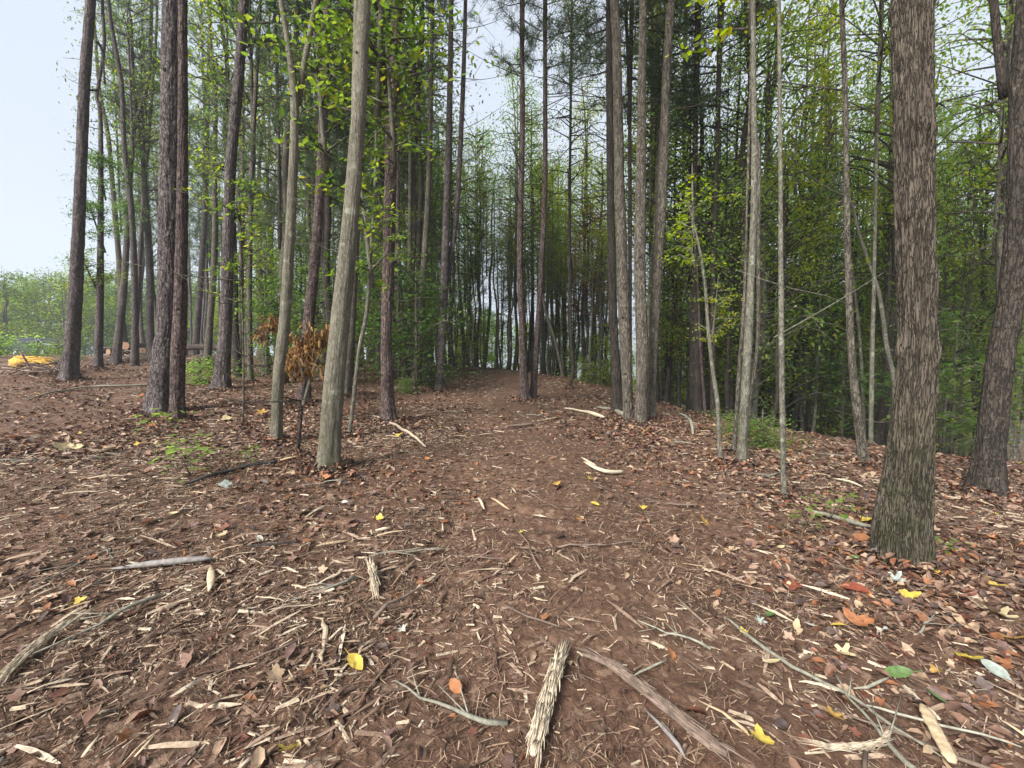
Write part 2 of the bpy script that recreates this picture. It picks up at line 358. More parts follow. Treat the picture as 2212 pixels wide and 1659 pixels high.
def scatter(mb, shape, P, size, yaw, pitch, roll, a, m=0, sc=None):
    V, Fc = shape; n = len(P); A = rotm(yaw, pitch, roll)
    L = V[None] * (np.asarray(size).reshape(-1, 1, 1) if sc is None else sc[:, None, :])
    W = np.einsum('nij,nkj->nki', A, L) + P[:, None]
    k = len(V); FF = (Fc[None] + (np.arange(n) * k)[:, None, None]).reshape(-1, Fc.shape[1])
    mb.add(W.reshape(-1, 3), FF, m, np.repeat(a, k))

# crown meshes (unit: metres, origin at the point where the crown starts, going up)
def broad_crown(seed, H=5.0, Rr=2.3, nb=46, per=120, leaf=.11, low=0.0, flat=.16, tight=1.0):
    g = np.random.default_rng(seed); mb = MB()
    PR = np.array([[0, 0, -.3, .05], [0, 0, H * .5, .035], [0, 0, H * 1.0, .008]])
    add_tube(mb, spline(PR, .5), 6, 1)
    for i in range(nb):
        h = H * (low + (1 - low) * g.random() ** .9); prof = math.sin(math.pi * min(1, .18 + .8 * h / H)) ** .6
        L = Rr * prof * g.uniform(.45, 1.05); az = g.uniform(0, 2 * math.pi); up = g.uniform(.05, .55)
        b0 = np.array([0, 0, h - .3]); d = np.array([math.cos(az), math.sin(az), 0])
        b1 = b0 + d * L * .55 + np.array([0, 0, L * up * .6]) + g.normal(0, .1, 3)
        b2 = b0 + d * L + np.array([0, 0, L * up * .75 - .1]) + g.normal(0, .15, 3)
        Pb = spline(np.column_stack([[b0, b1, b2], [.022, .012, .004]]), .35)
        add_tube(mb, Pb, 4, 1)
        n = int(per * g.uniform(.5, 1.4) * (.35 + L / Rr))
        t = g.beta(2.2, 1.3, n); c = b0 * (1 - t[:, None]) ** 2 + 2 * b1 * (t * (1 - t))[:, None] + b2 * (t ** 2)[:, None]
        # sub-sprays
        k = g.integers(0, 7, n); off = g.normal(0, .30 * L / Rr + .12, (7, 3)) * [1, 1, .5] * tight
        P = c + off[k] * t[:, None] + g.normal(0, 1, (n, 3)) * [.17, .17, flat * .7] * tight
        a = np.clip(g.normal(.42, .18, n) + g.normal(0, .08), 0, 1)
        scatter(mb, LEAF6, P, leaf * g.uniform(.6, 1.3, n), g.uniform(0, 6.28, n), g.normal(.15, .45, n), g.normal(0, .45, n), a)
    return mb.mesh('crown', [M['g_mid'], M['twig']])
def pine_crown(seed, H=8.0, Rr=1.9, nb=44, dens=1.0, tuftlen=.2):
    g = np.random.default_rng(seed); mb = MB()
    add_tube(mb, spline(np.array([[0, 0, -.3, .055], [.05, 0, H * .5, .04], [0, 0, H, .006]]), .6), 6, 1)
    NE = []
    for i in range(nb):
        h = H * (i + g.random()) / nb; L = Rr * (1 - .75 * (h / H) ** 1.5) * g.uniform(.5, 1.1) * (.55 + .45 * min(1, h / H * 3)); az = g.uniform(0, 6.28)
        d = np.array([math.cos(az), math.sin(az), 0]); b0 = np.array([0, 0, h]); b2 = b0 + d * L + np.array([0, 0, L * g.uniform(.05, .5)])
        b1 = b0 + d * L * .5 + np.array([0, 0, L * .05]) + g.normal(0, .06, 3)
        add_tube(mb, spline(np.column_stack([[b0, b1, b2], [.02, .013, .005]]), .4), 4, 1)
        nt_ = int(9 * L * dens) + 2
        for _ in range(nt_):
            t = g.uniform(.3, 1.02); c = b0 * (1 - t) ** 2 + 2 * b1 * t * (1 - t) + b2 * t * t
            tip = c + (d * .5 + g.normal(0, .45, 3)) * .35 * (L / Rr + .3) + [0, 0, .08]
            add_tube(mb, np.array([[*c, .007], [*tip, .003]]), 3, 1)
            NE.append((tip, g.random()))
    P = np.array([p for p, a in NE]); a = np.array([a for p, a in NE]); k = 22; n = len(P) * k
    PP = np.repeat(P, k, 0) + g.normal(0, .035, (n, 3)); yaw = g.uniform(0, 6.28, n); pit = g.uniform(-1.3, .9, n)
    needle = (np.array([[0, -.028, 0], [0, .028, 0], [1, .012, 0], [1, -.012, 0]]), np.array([[0, 1, 2, 3]]))
    scatter(mb, needle, PP, tuftlen * g.uniform(.7, 1.3, n), yaw, pit, g.uniform(0, 3, n), np.clip(np.repeat(a, k) * .8 + g.normal(0, .1, n), 0, 1))
    return mb.mesh('crown', [M['needle'], M['twig']])
BC = [broad_crown(11, nb=54, per=66, leaf=.092), broad_crown(12, 5.5, 2.0, 48, 66, .092), broad_crown(13, 4.5, 2.6, 56, 62, .09), broad_crown(14, 6.5, 2.2, 66, 56, .085)]
UC = [broad_crown(21, 3.2, 1.5, 26, 60, .10, 0, .1), broad_crown(22, 2.6, 1.3, 20, 60, .11, 0, .1)]       # loose understory crowns
NC = [broad_crown(23, 2.6, 1.2, 26, 22, .12, 0, .08, .4)]                                                    # sparse sapling sprays
DSP = [broad_crown(61, 2.6, 1.3, 30, 90, .10, 0, .1)]
PC = [pine_crown(31), pine_crown(32, 7, 1.7, 38), pine_crown(33, 9, 2.1, 50, .9)]
DC = [broad_crown(51, 5, 2.4, 52, 110, .13, 0, .2), broad_crown(52, 5, 2.2, 50, 110, .13, 0, .2)]
BUSH = [broad_crown(41, 1.1, .8, 26, 60, .085, 0, .1), broad_crown(42, .9, .7, 22, 60, .075, 0, .1)]

# ------------------------------------------------------------------ key trees, measured in the photograph
def px_r(wpx, D, px):
    t = (px - CX) / F; return wpx * D / (2 * F * math.sqrt(1 + t * t))
def poly_world(pts, D):
    return np.array([[*at(p[0], p[1], D), px_r(p[2], D, p[0])] for p in pts])
def ext_up(PR, top, rtop=.02):
    PR = list(map(np.array, PR)); d = PR[-1][:3] - PR[-2][:3]; d /= np.linalg.norm(d); r0 = PR[-1][3]; z0 = PR[-1][2]
    p = PR[-1][:3]
    while p[2] < top:
        d = d * .8 + np.array([0, 0, 1]) * .2; d /= np.linalg.norm(d); p = p + d * 1.2
        f = min(1, (p[2] - z0) / max(.1, top - z0)); PR.append(np.array([*p, r0 * (1 - f) + rtop * f]))
    return np.array(PR)
def pt_at_z(PR, z):
    i = int(np.argmin(np.abs(PR[:, 2] - z))); return PR[i, :3]
def furrow_relief(depth, freq, seed, zf=1.0):
    def f(th, ln, r):
        c, s_ = np.cos(th) * freq, np.sin(th) * freq
        wob = vn(c * .35 + seed, s_ * .35, ln * 5) * .8
        a = np.abs(vn(c + wob + seed, s_ + wob, ln * 2.2 * zf + seed))
        b = np.abs(vn(c * 1.9 + seed, s_ * 1.9 + 3, ln * 5 * zf))
        return depth * (np.minimum(a, .35) / .35 - .6) + depth * .4 * (np.minimum(b, .3) / .3 - .5)
    return f
stems = 0; FB = []
def knots(mb, PR, g, n, size=1.0):
    for _ in range(n):
        i = g.integers(2, len(PR) - 1); p, r = PR[i, :3], PR[i, 3]; az = g.uniform(math.pi, 2 * math.pi) if g.random() < .7 else g.uniform(0, 6.28)
        d = np.array([math.cos(az), math.sin(az), .25]); s = r * .22 * size
        add_tube(mb, np.array([[*(p + d * r * .7), s * 1.6], [*(p + d * r * 1.02), s * 1.2], [*(p + d * (r * 1.1 + .01)), s * .6]]), 7, 1)
def dead_twigs(mb, PR, g, n, zlo, zhi, L=(.3, 1.6), rad=.009, side=None):
    for _ in range(n):
        z = g.uniform(zlo, zhi); i = int(np.argmin(np.abs(PR[:, 2] - z))); p, r = PR[i, :3], PR[i, 3]
        az = g.uniform(0, 6.28) if side is None else g.normal(side, .5); l = g.uniform(*L); up = g.uniform(-.1, .5)
        d = np.array([math.cos(az), math.sin(az), up]); q = p + d * l + [0, 0, .1 * l]; mdl = p + d * l * .5 + g.normal(0, .03, 3)
        rr = rad * (.6 + .5 * l)
        add_tube(mb, spline(np.array([[*(p + d * r * .5), rr], [*mdl, rr * .65], [*q, rr * .25]]), .25), 4, 0)
        for _k in range(g.integers(0, 3)):
            t = g.uniform(.3, .9); c = p + (q - p) * t; e = c + (d + g.normal(0, .5, 3)) * l * .3
            add_tube(mb, np.array([[*c, rr * .45], [*e, rr * .2]]), 3, 0)
def key_tree(name, label, cat, mat, pts, D=None, top=17, crown='pine', cz=9.5, csc=1.0, cmat=None, forks=(), seg=20, step=.14,
             relief=None, flare=.35, tw=0, twz=(2, 8), kn=0, group=None, twside=None, ncrown=1, hang=()):
    global stems; stems += 1; g = np.random.default_rng(stems * 13 + 5)
    b = pts[0]
    hD = hit(b[0], b[1])[1]; D = hD if D is None else float(np.clip(hD, .7 * D, 1.6 * D))
    PR = poly_world(pts, D); base = PR[0, :3].copy(); base[2] = float(gz(base[0], base[1]))
    if PR[0, 2] > base[2]: PR = np.vstack([[*base, PR[0, 3]], PR]) if PR[0, 2] - base[2] > .15 else PR
    # depth wander so that the stem is not flat in one plane
    PR[:, 1] += .12 * (PR[:, 2] - base[2]) * .3 * g.normal() * .5
    PR = ext_up(PR, base[2] + top) if top else PR
    d0 = PR[1, :3] - PR[0, :3]; d0 /= np.linalg.norm(d0)
    r0 = PR[0, 3]
    PR[0, 3] = r0 * .92
    PR = np.vstack([[*(PR[0, :3] - d0 * .25), r0], PR])
    S_ = spline(PR, step); S_[:, 3] = np.maximum(S_[:, 3], .006)
    zz = S_[:, 2] - base[2]
    S_[:, 3] *= 1 + (flare + .12) * np.exp(-np.maximum(zz, -.1) / (1.2 * r0 + .04))
    FB.append((base[0], base[1], r0))
    root = empty(name, base, label, cat, group)
    W = S_.copy(); W[:, :3] -= base
    mb = MB()
    fl = None
    sd_ = stems * 1.7; nl = g.integers(4, 7); ph = g.uniform(0, 6)
    def rel(th, ln, r):
        o = r * .24 * np.exp(-ln / (1.9 * r0 + .22)) * np.cos(nl * th + ph + np.sin(th * 2)) * (1 if flare > .2 else .3)
        if relief is not None: o = o + relief(th, ln, r)
        return o
    add_tube(mb, W, seg, 0, None, .05, sd_, rel)
    if kn: knots(mb, W[W[:, 2] < 8], g, kn)
    if tw: dead_twigs(mb, W, g, tw, *twz, side=twside)
    for fk in forks:
        Pf = poly_world(fk, D)
        Pf[:, 1] += .1
        if fk[-1][1] < 30: Pf = ext_up(Pf, base[2] + top - 1)
        Pf[:, :3] -= base; add_tube(mb, spline(Pf, .2), max(8, seg // 2), 0, None, .05, sd_ + 3)
    mb.build('trunk', [mat, M['dark']], root)
    if crown:
        fam = {'pine': PC, 'broad': BC, 'under': UC, 'sap': NC}[crown]
        for q in range(ncrown):
            p = pt_at_z(W, cz + q * 2.5); me = fam[g.integers(0, len(fam))]
            H = {'pine': 8, 'broad': 5.2, 'under': 3, 'sap': 2.6}[crown]
            s = csc; sz = max(.7, (top - cz) / H) if (top and crown in ('pine', 'broad')) else csc
            inst('crown', me, root, p, (0, 0, g.uniform(0, 6.28)), (s, s, sz), [cmat or None, mat])
    for (hx, hy, hs, hm, fam) in hang:       # foliage sprays that the photo shows, carried by this stem
        p = at(hx, hy, D) - base; j = int(np.argmin(np.linalg.norm(W[:, :3] - p, axis=1)))
        me = fam[g.integers(0, len(fam))]
        inst('foliage_spray', me, root, p - np.array([0, 0, .8 * hs]), (g.normal(0, .15), g.normal(0, .15), g.uniform(0, 6.28)), (hs, hs, hs), [hm, mat])
    return root, W, base
T_ = 'tree'
P_, PRD, SM, GB, FU, DK, LI = M['pine'], M['pinered'], M['smooth'], M['greybark'], M['furrow'], M['dark'], M['lichen']
br = furrow_relief
key_tree('pine_tree', 'leftmost dark pine at the clearing edge, with open sky to its left', 'pine tree', P_, [(150, 822, 44), (164, 640, 33), (176, 420, 26), (188, 180, 24), (203, 0, 22)],
         D=8.6, cz=10, forks=[[(203, 85, 9), (213, 100, 6), (216, 140, 5), (219, 176, 5)], [(188, 190, 6), (205, 190, 6)]], seg=40, step=.06, relief=br(.012, 4, 1), csc=.6)
key_tree('pine_tree', 'slender crooked pine just right of the leftmost pine, kinked against the sky', 'pine tree', P_, [(212, 797, 23), (217, 640, 18), (219, 533, 15), (221, 267, 10), (213, 213, 8), (219, 176, 8), (230, 96, 8), (225, 0, 7)],
         D=11, cz=11, tw=4, twz=(5, 10), csc=.8, hang=[(225, 390, .55, M['g_dark'], DSP), (222, 500, .6, M['g_dark'], DSP), (215, 610, .6, M['g_mid'], DSP)])
key_tree('pine_tree', 'third pine from the left, its upper stem curving right', 'pine tree', P_, [(250, 788, 24), (262, 640, 18), (267, 533, 15), (275, 288, 12), (291, 229, 10), (308, 149, 9), (310, 0, 8)],
         D=11.5, cz=10, tw=8, twz=(5, 10), csc=.8, hang=[(275, 360, .5, M['g_dark'], DSP), (285, 480, .55, M['g_dark'], DSP)])
key_tree('pine_tree', 'thin straight pine in front of the log pile', 'pine tree', P_, [(289, 781, 16), (307, 453, 10), (325, 213, 7), (335, 53, 6), (335, 0, 5)], D=14.5, cz=9, tw=16, twz=(4, 12), csc=.8)
key_tree('pine_tree', 'thickest pine of the left foreground, left stem of a touching pair', 'pine tree', P_, [(345, 893, 62), (356, 760, 52), (363, 693, 48), (368, 453, 49), (372, 220, 47), (376, 0, 45)],
         D=5.9, cz=10, seg=96, step=.022, relief=br(.013, 7.5, 2), kn=5)
key_tree('pine_tree', 'slimmer right stem of the touching pair of pines at left', 'pine tree', PRD, [(383, 910, 33), (388, 760, 33), (393, 693, 31), (403, 453, 24), (409, 220, 20), (413, 0, 18)],
         D=5.75, cz=10, seg=64, step=.03, relief=br(.009, 6, 3), kn=5, csc=.8)
key_tree('pine_tree', 'dim slim pine between the touching pair and the next dark pine', 'pine tree', P_, [(422, 770, 17), (427, 700, 16), (445, 480, 12), (459, 133, 8), (462, 0, 7)], D=15, cz=9, tw=16, twz=(4, 13))
key_tree('pine_tree', 'dark pine with a flared foot, right of the touching pair', 'pine tree', P_, [(477, 843, 36), (487, 680, 27), (493, 373, 23), (508, 180, 22), (519, 0, 20)],
         D=8.0, cz=9.5, seg=64, step=.035, relief=br(.012, 6.5, 4), tw=6, twz=(4, 8), kn=3)
key_tree('forest_tree', 'brownish thin trunk right behind the flared dark pine', T_, GB, [(520, 792, 12), (525, 619, 11), (532, 400, 9), (540, 0, 6)], D=14, crown='broad', cz=6, cmat=M['g_mid'], tw=6)
key_tree('forest_tree', 'thin olive brown trunk left of the leaning dead stem', T_, GB, [(541, 828, 15), (538, 619, 12), (545, 300, 10), (560, 0, 7)], D=11, crown='broad', cz=6.5, cmat=M['g_dark'], tw=6)
key_tree('forest_tree', 'slim grey trunk forking into two stems near the top edge, left of the dark pine', T_, SM, [(597, 958, 27), (602, 806, 25), (616, 673, 24), (632, 373, 20), (635, 213, 18), (620, 90, 12), (606, 0, 12)],
         D=5.6, crown='broad', cz=8, top=13, cmat=M['g_mid'], forks=[[(635, 215, 13), (650, 120, 13), (672, 0, 11)]], seg=48, step=.05, relief=br(.004, 4, 5, .5), flare=.25, kn=6)
key_tree('pine_tree', 'dark scaly pine rising behind the withered rust coloured branch', 'pine tree', PRD, [(656, 872, 27), (660, 760, 25), (664, 694, 24), (683, 427, 20), (694, 0, 16)],
         D=7.6, cz=9, seg=48, step=.05, relief=br(.010, 4, 6), tw=8, twz=(4, 8), kn=4)
key_tree('forest_tree', 'smooth pale grey trunk in the left centre foreground, splitting in two high up', T_, SM, [(709, 1014, 50), (717, 880, 46), (728, 753, 43), (752, 507, 36), (771, 267, 31), (784, 0, 27)],
         D=4.9, crown='broad', cz=8, top=14, cmat=M['g_mid'], forks=[[(757, 440, 20), (760, 213, 18), (764, 0, 15)]], seg=96, step=.025, relief=br(.0035, 9, 7, .8), flare=.3, kn=8)
key_tree('forest_tree', 'brown trunk half hidden directly behind the smooth pale grey trunk', T_, GB, [(749, 856, 21), (755, 760, 19), (760, 694, 17), (779, 320, 12), (790, 0, 9)], D=9, crown='broad', cz=6, cmat=M['g_mid'], tw=5)
key_tree('sapling', 'leaning pale sapling just right of the smooth pale grey trunk', 'sapling', LI, [(754, 947, 10), (765, 850, 9), (776, 753, 9), (792, 673, 9), (800, 540, 7), (808, 427, 6), (814, 160, 5), (818, 40, 4)], D=6.2, top=0,
         crown=None, seg=10, tw=5, twz=(2, 5), hang=[(815, 110, .9, M['g_mid'], UC), (850, 240, .7, M['g_mid'], NC), (800, 500, .7, M['g_mid'], NC), (700, 230, .8, M['g_mid'], NC), (830, 40, .9, M['g_mid'], UC)])
key_tree('pine_tree', 'dark reddish pine standing alone left of the trail', 'pine tree', PRD, [(840, 913, 30), (836, 800, 25), (834, 726, 23), (840, 534, 25), (846, 213, 23), (858, 0, 19)],
         D=7.2, cz=9, seg=64, step=.035, relief=br(.010, 6, 8), kn=8, tw=7, twz=(3, 7.5))
key_tree('pine_tree', 'dim trunk close behind the reddish pine left of the trail', 'pine tree', P_, [(818, 810, 16), (818, 619, 14), (822, 427, 12), (832, 213, 9), (840, 0, 8)], D=13, cz=8, tw=14, twz=(3, 12))
key_tree('forest_tree', 'olive trunk with a sister stem left of the bush by the trail', T_, GB, [(872, 824, 22), (862, 614, 15), (858, 400, 12), (856, 0, 9)], D=12, crown='broad', cz=7, cmat=M['g_dark'], forks=[[(880, 815, 12), (883, 534, 9), (885, 267, 7)]])
key_tree('forest_tree', 'slanting olive trunk joining its neighbour at the foot beside the trail', T_, GB, [(899, 833, 19), (912, 640, 15), (928, 373, 11), (936, 0, 7)], D=11.5, crown='pine', cz=10, tw=16, twz=(4, 11), twside=0)
key_tree('pine_tree', 'brown pine at the left edge of the trail crest, forking right', 'pine tree', P_, [(950, 845, 20), (960, 614, 17), (971, 267, 13), (976, 0, 9)], D=11, cz=10, forks=[[(962, 620, 10), (985, 453, 11), (998, 213, 10), (1004, 20, 8)]],
         tw=22, twz=(3.5, 9), twside=0.1, seg=32, step=.08)
key_tree('pine_tree', 'left stem of the two slim pines standing together in the middle of the trail', 'pine tree', PRD, [(1134, 866, 22), (1128, 720, 13), (1123, 534, 12), (1129, 267, 10), (1127, 0, 8)], D=10.2, cz=7.5, top=14, csc=.65, seg=36, step=.06, relief=br(.008, 4, 9), tw=26, twz=(3.5, 10), kn=4)
key_tree('pine_tree', 'right stem of the two slim pines standing together in the middle of the trail', 'pine tree', PRD, [(1151, 862, 16), (1160, 730, 12), (1169, 587, 11), (1177, 373, 10), (1176, 0, 7)], D=10.3, cz=7, top=14, csc=.65, seg=36, step=.06, relief=br(.008, 4, 10), tw=24, twz=(3.5, 10))
key_tree('forest_tree', 'thin brown stem leaning left right of the two trail pines', T_, GB, [(1217, 818, 8), (1200, 740, 7), (1177, 667, 6), (1168, 600, 4)], D=13, top=0, crown=None, seg=8)
key_tree('forest_tree', 'dark stem with a hooked foot right of the trail crest', T_, DK, [(1227, 838, 7), (1238, 800, 8), (1232, 694, 7), (1230, 427, 6), (1233, 160, 4)], D=13, top=11, crown='broad', cz=6, cmat=M['g_mid'], csc=.7, seg=10, tw=6)
key_tree('pine_tree', 'dark straight pine at the left of the trunk cluster right of the trail', 'pine tree', DK, [(1334, 892, 25), (1328, 740, 19), (1323, 587, 17), (1321, 267, 15), (1321, 0, 13)], D=8.4, cz=7, seg=36, step=.06, relief=br(.008, 4, 11), tw=26, twz=(4, 8.5), twside=3.0, csc=.9)
key_tree('forest_tree', 'furrowed grey brown trunk, left one of the touching pair right of the trail', T_, GB, [(1358, 912, 22), (1351, 735, 24), (1347, 640, 23), (1339, 373, 20), (1334, 107, 18), (1329, 0, 17)], D=7.4, crown='pine', cz=8, seg=72, step=.03, relief=br(.011, 7, 12), flare=.15, kn=4)
key_tree('forest_tree', 'furrowed grey brown trunk, right one of the touching pair right of the trail', T_, GB, [(1384, 918, 26), (1387, 761, 25), (1382, 587, 24), (1384, 320, 19), (1388, 0, 14)], D=7.3, crown='pine', cz=8.5, seg=72, step=.03, relief=br(.011, 7, 13), flare=.2, kn=5)
key_tree('forest_tree', 'trunk leaning right behind the touching pair, at the right end of their cluster', T_, GB, [(1406, 905, 19), (1414, 694, 20), (1430, 427, 21), (1441, 160, 18), (1450, 0, 16)], D=7.9, crown='pine', cz=7.5, seg=48, step=.05, relief=br(.010, 4.3, 14), tw=10, twz=(5, 8))
key_tree('forest_tree', 'thin dark stem squeezed behind the touching pair right of the trail', T_, DK, [(1361, 880, 10), (1361, 740, 9), (1361, 267, 8), (1353, 0, 7)], D=9.2, crown='pine', cz=7, seg=12)
key_tree('forest_tree', 'slender grey stem standing apart right of the furrowed cluster', T_, GB, [(1467, 882, 10), (1468, 700, 8), (1473, 534, 7), (1475, 0, 6)], D=9, crown='broad', cz=6, cmat=M['g_mid'], seg=12, tw=6)
key_tree('pine_tree', 'dark pine behind the bent pale sapling', 'pine tree', DK, [(1508, 898, 21), (1502, 640, 15), (1499, 320, 11), (1502, 0, 9)], D=9.5, cz=6.5, tw=20, twz=(3, 9), seg=24)
key_tree('forest_tree', 'thin reddish stem touching the dark pine behind the bent sapling', T_, PRD, [(1524, 903, 8), (1514, 740, 6), (1508, 560, 4)], D=8.8, top=0, crown=None, seg=8)
key_tree('pine_tree', 'slim dark pine with bare upper branches, right of the dark pine behind the sapling', 'pine tree', DK, [(1540, 905, 13), (1537, 640, 11), (1542, 267, 9), (1550, 0, 7)], D=10, cz=7, tw=18, twz=(4, 10), seg=20)
key_tree('sapling', 'pale bent sapling curving left, right of the furrowed cluster', 'sapling', LI, [(1556, 1003, 12), (1553, 930, 11), (1550, 868, 10), (1538, 788, 9), (1530, 708, 8), (1523, 614, 7), (1508, 520, 5), (1485, 430, 3)], top=0, D=5.5,
         crown=None, seg=16, step=.08, hang=[(1500, 500, .5, M['g_yel'], NC), (1540, 690, .3, M['g_yel'], NC)])
key_tree('forest_tree', 'grey blotchy trunk, thickest of the three stem clump in the right middle', T_, LI, [(1602, 1005, 24), (1607, 900, 19), (1618, 708, 18), (1630, 427, 13), (1630, 0, 10)], D=5.6, crown='broad', cz=6.5, top=12, cmat=M['g_mid'], seg=40, step=.05, relief=br(.004, 4, 15), kn=5)
key_tree('forest_tree', 'thin brown stem at the left of the three stem clump', T_, GB, [(1584, 985, 10), (1591, 880, 9), (1596, 788, 8), (1606, 640, 6), (1612, 400, 5)], D=5.9, top=9, crown='sap', cz=6, cmat=M['g_yel'], seg=12)
key_tree('forest_tree', 'thin stem leaning right at the right of the three stem clump', T_, GB, [(1612, 960, 9), (1623, 857, 9), (1639, 735, 9), (1642, 560, 9), (1645, 320, 11), (1641, 295, 10)], D=6.0, top=0, crown=None, seg=12)
r_, W_, b_ = key_tree('sapling', 'slim pale stem with dark knots between the three stem clump and the brown leaning trunk', 'sapling', LI, [(1693, 1084, 15), (1685, 836, 13), (1681, 694, 12), (1673, 320, 9), (1665, 0, 8)], D=4.7, crown='broad', cz=6.5, top=10, csc=.7,
         cmat=M['g_yel'], seg=24, step=.06, kn=10, forks=[[(1684, 728, 4), (1740, 697, 4), (1830, 645, 3), (1926, 585, 2)], [(1600, 578, 2), (1660, 600, 3), (1721, 619, 3), (1796, 635, 3), (1868, 661, 2)], [(1680, 600, 4), (1650, 570, 2), (1610, 555, 1.5)]])
key_tree('forest_tree', 'brown trunk leaning left left of the big furrowed tree', T_, GB, [(1866, 1003, 25), (1854, 900, 22), (1841, 772, 17), (1833, 534, 14), (1830, 213, 11), (1823, 0, 10)], D=6.3, crown='broad', cz=7, top=14, cmat=M['g_yel'], seg=40, step=.05, relief=br(.006, 4, 16), tw=8, twz=(3, 7))
key_tree('sapling', 'white speckled thin stem in front of the brown leaning trunk', 'sapling', LI, [(1866, 935, 8), (1859, 820, 8), (1849, 708, 7), (1828, 560, 6), (1812, 453, 5), (1793, 320, 4), (1790, 187, 3)], D=6.8, top=0, crown=None, seg=10, hang=[(1795, 250, .8, M['g_aut'], NC)])
key_tree('forest_tree', 'straight mossy grey stem right of the brown leaning trunk', T_, LI, [(1881, 966, 12), (1883, 772, 11), (1886, 640, 9), (1890, 400, 7)], D=7, top=11, crown='broad', cz=6, csc=.8, cmat=M['g_yel'], seg=14)
key_tree('sapling', 'pale stem bending far left, passing beside the big furrowed tree', 'sapling', LI, [(1933, 965, 11), (1929, 821, 11), (1913, 747, 11), (1897, 640, 10), (1870, 560, 8), (1849, 496, 7), (1833, 437, 6), (1796, 416, 5), (1753, 389, 4), (1710, 363, 3)], D=5.6, top=0,
         crown=None, seg=14, step=.08, hang=[(1720, 350, .6, M['g_aut'], NC)])
def bigrel(th, ln, r):
    o = br(.020, 10.5, 17, .8)(th, ln, r)
    for z, a, ph in ((1.15, .010, 0), (1.75, .014, 1), (2.3, .008, 2), (2.72, .016, 4), (3.3, .018, 3), (3.62, .015, 5), (4.1, .016, 1)):
        o = o + a * np.exp(-((ln - z - .04 * np.sin(th * 2 + ph)) / .05) ** 2) * (.5 + .5 * np.cos(th * 2 - ph))
    return o
key_tree('big_tree', 'big furrowed grey brown tree with a mossy foot in the right foreground', T_, FU, [(1950, 1216, 132), (1949, 1124, 114), (1960, 1028, 102), (1973, 900, 89), (1981, 740, 81), (1974, 534, 79), (1969, 267, 80), (1965, 0, 82)],
         D=3.15, crown='broad', cz=8.5, top=17, cmat=M['g_mid'], seg=420, step=.009, relief=bigrel, flare=.08, ncrown=2, csc=1.3)
key_tree('forest_tree', 'dark double topped trunk at the right edge of the photo', T_, DK, [(2128, 1068, 78), (2146, 900, 66), (2160, 760, 60), (2180, 640, 58), (2193, 427, 48), (2196, 200, 46), (2206, 0, 36)], D=4.1,
         crown='broad', cz=8, top=15, cmat=M['g_dark'], seg=90, step=.03, relief=br(.014, 8, 18), flare=.3, forks=[[(2190, 200, 22), (2180, 100, 22), (2171, 0, 21)]], csc=1.2)
key_tree('sapling', 'short pale stem leaning against the dark double topped trunk', 'sapling', LI, [(2101, 1000, 10), (2110, 930, 10), (2125, 870, 9), (2138, 822, 8)], D=4.9, top=0, crown=None, seg=10, hang=[(2105, 950, .22, M['g_dark'], BUSH)])
key_tree('sapling', 'thin pale stem slanting right in the dark wood behind the big furrowed tree', 'sapling', LI, [(2020, 900, 6), (2040, 810, 6), (2065, 766, 6), (2090, 600, 5), (2110, 420, 4)], D=7.5, top=0, crown=None, seg=8, hang=[(2110, 400, .9, M['g_yel'], NC)])
key_tree('dead_tree', 'leaning dead brown stem hung with withered rust leaves, left of the forking grey trunk', 'dead tree', GB, [(576, 812, 20), (570, 740, 17), (563, 680, 12), (566, 640, 9), (560, 540, 5)], D=8.6, top=0, crown=None, seg=16, tw=4, twz=(1, 2.4))
key_tree('sapling', 'thin dark twiggy sapling between the dark flared pine and the forking grey trunk', 'sapling', GB, [(524, 925, 6), (526, 850, 5), (524, 700, 4), (520, 560, 3)], D=6.6, top=0, crown=None, seg=8, tw=8, twz=(.5, 2.5), hang=[(520, 520, .6, M['g_mid'], NC)])
key_tree('dead_sapling', 'broken leaning grey pole in front of the withered rust branch', 'dead tree', LI, [(654, 880, 8), (668, 830, 8), (684, 780, 6), (704, 735, 5), (720, 690, 3)], D=6.2, top=0, crown=None, seg=8)
key_tree('dead_sapling', 'dark upright stub between the forking grey trunk and the smooth pale trunk', 'dead tree', DK, [(641, 990, 9), (648, 930, 8), (652, 885, 7), (648, 865, 5)], D=5.3, top=0, crown=None, seg=8, tw=5, twz=(.5, 1.1))

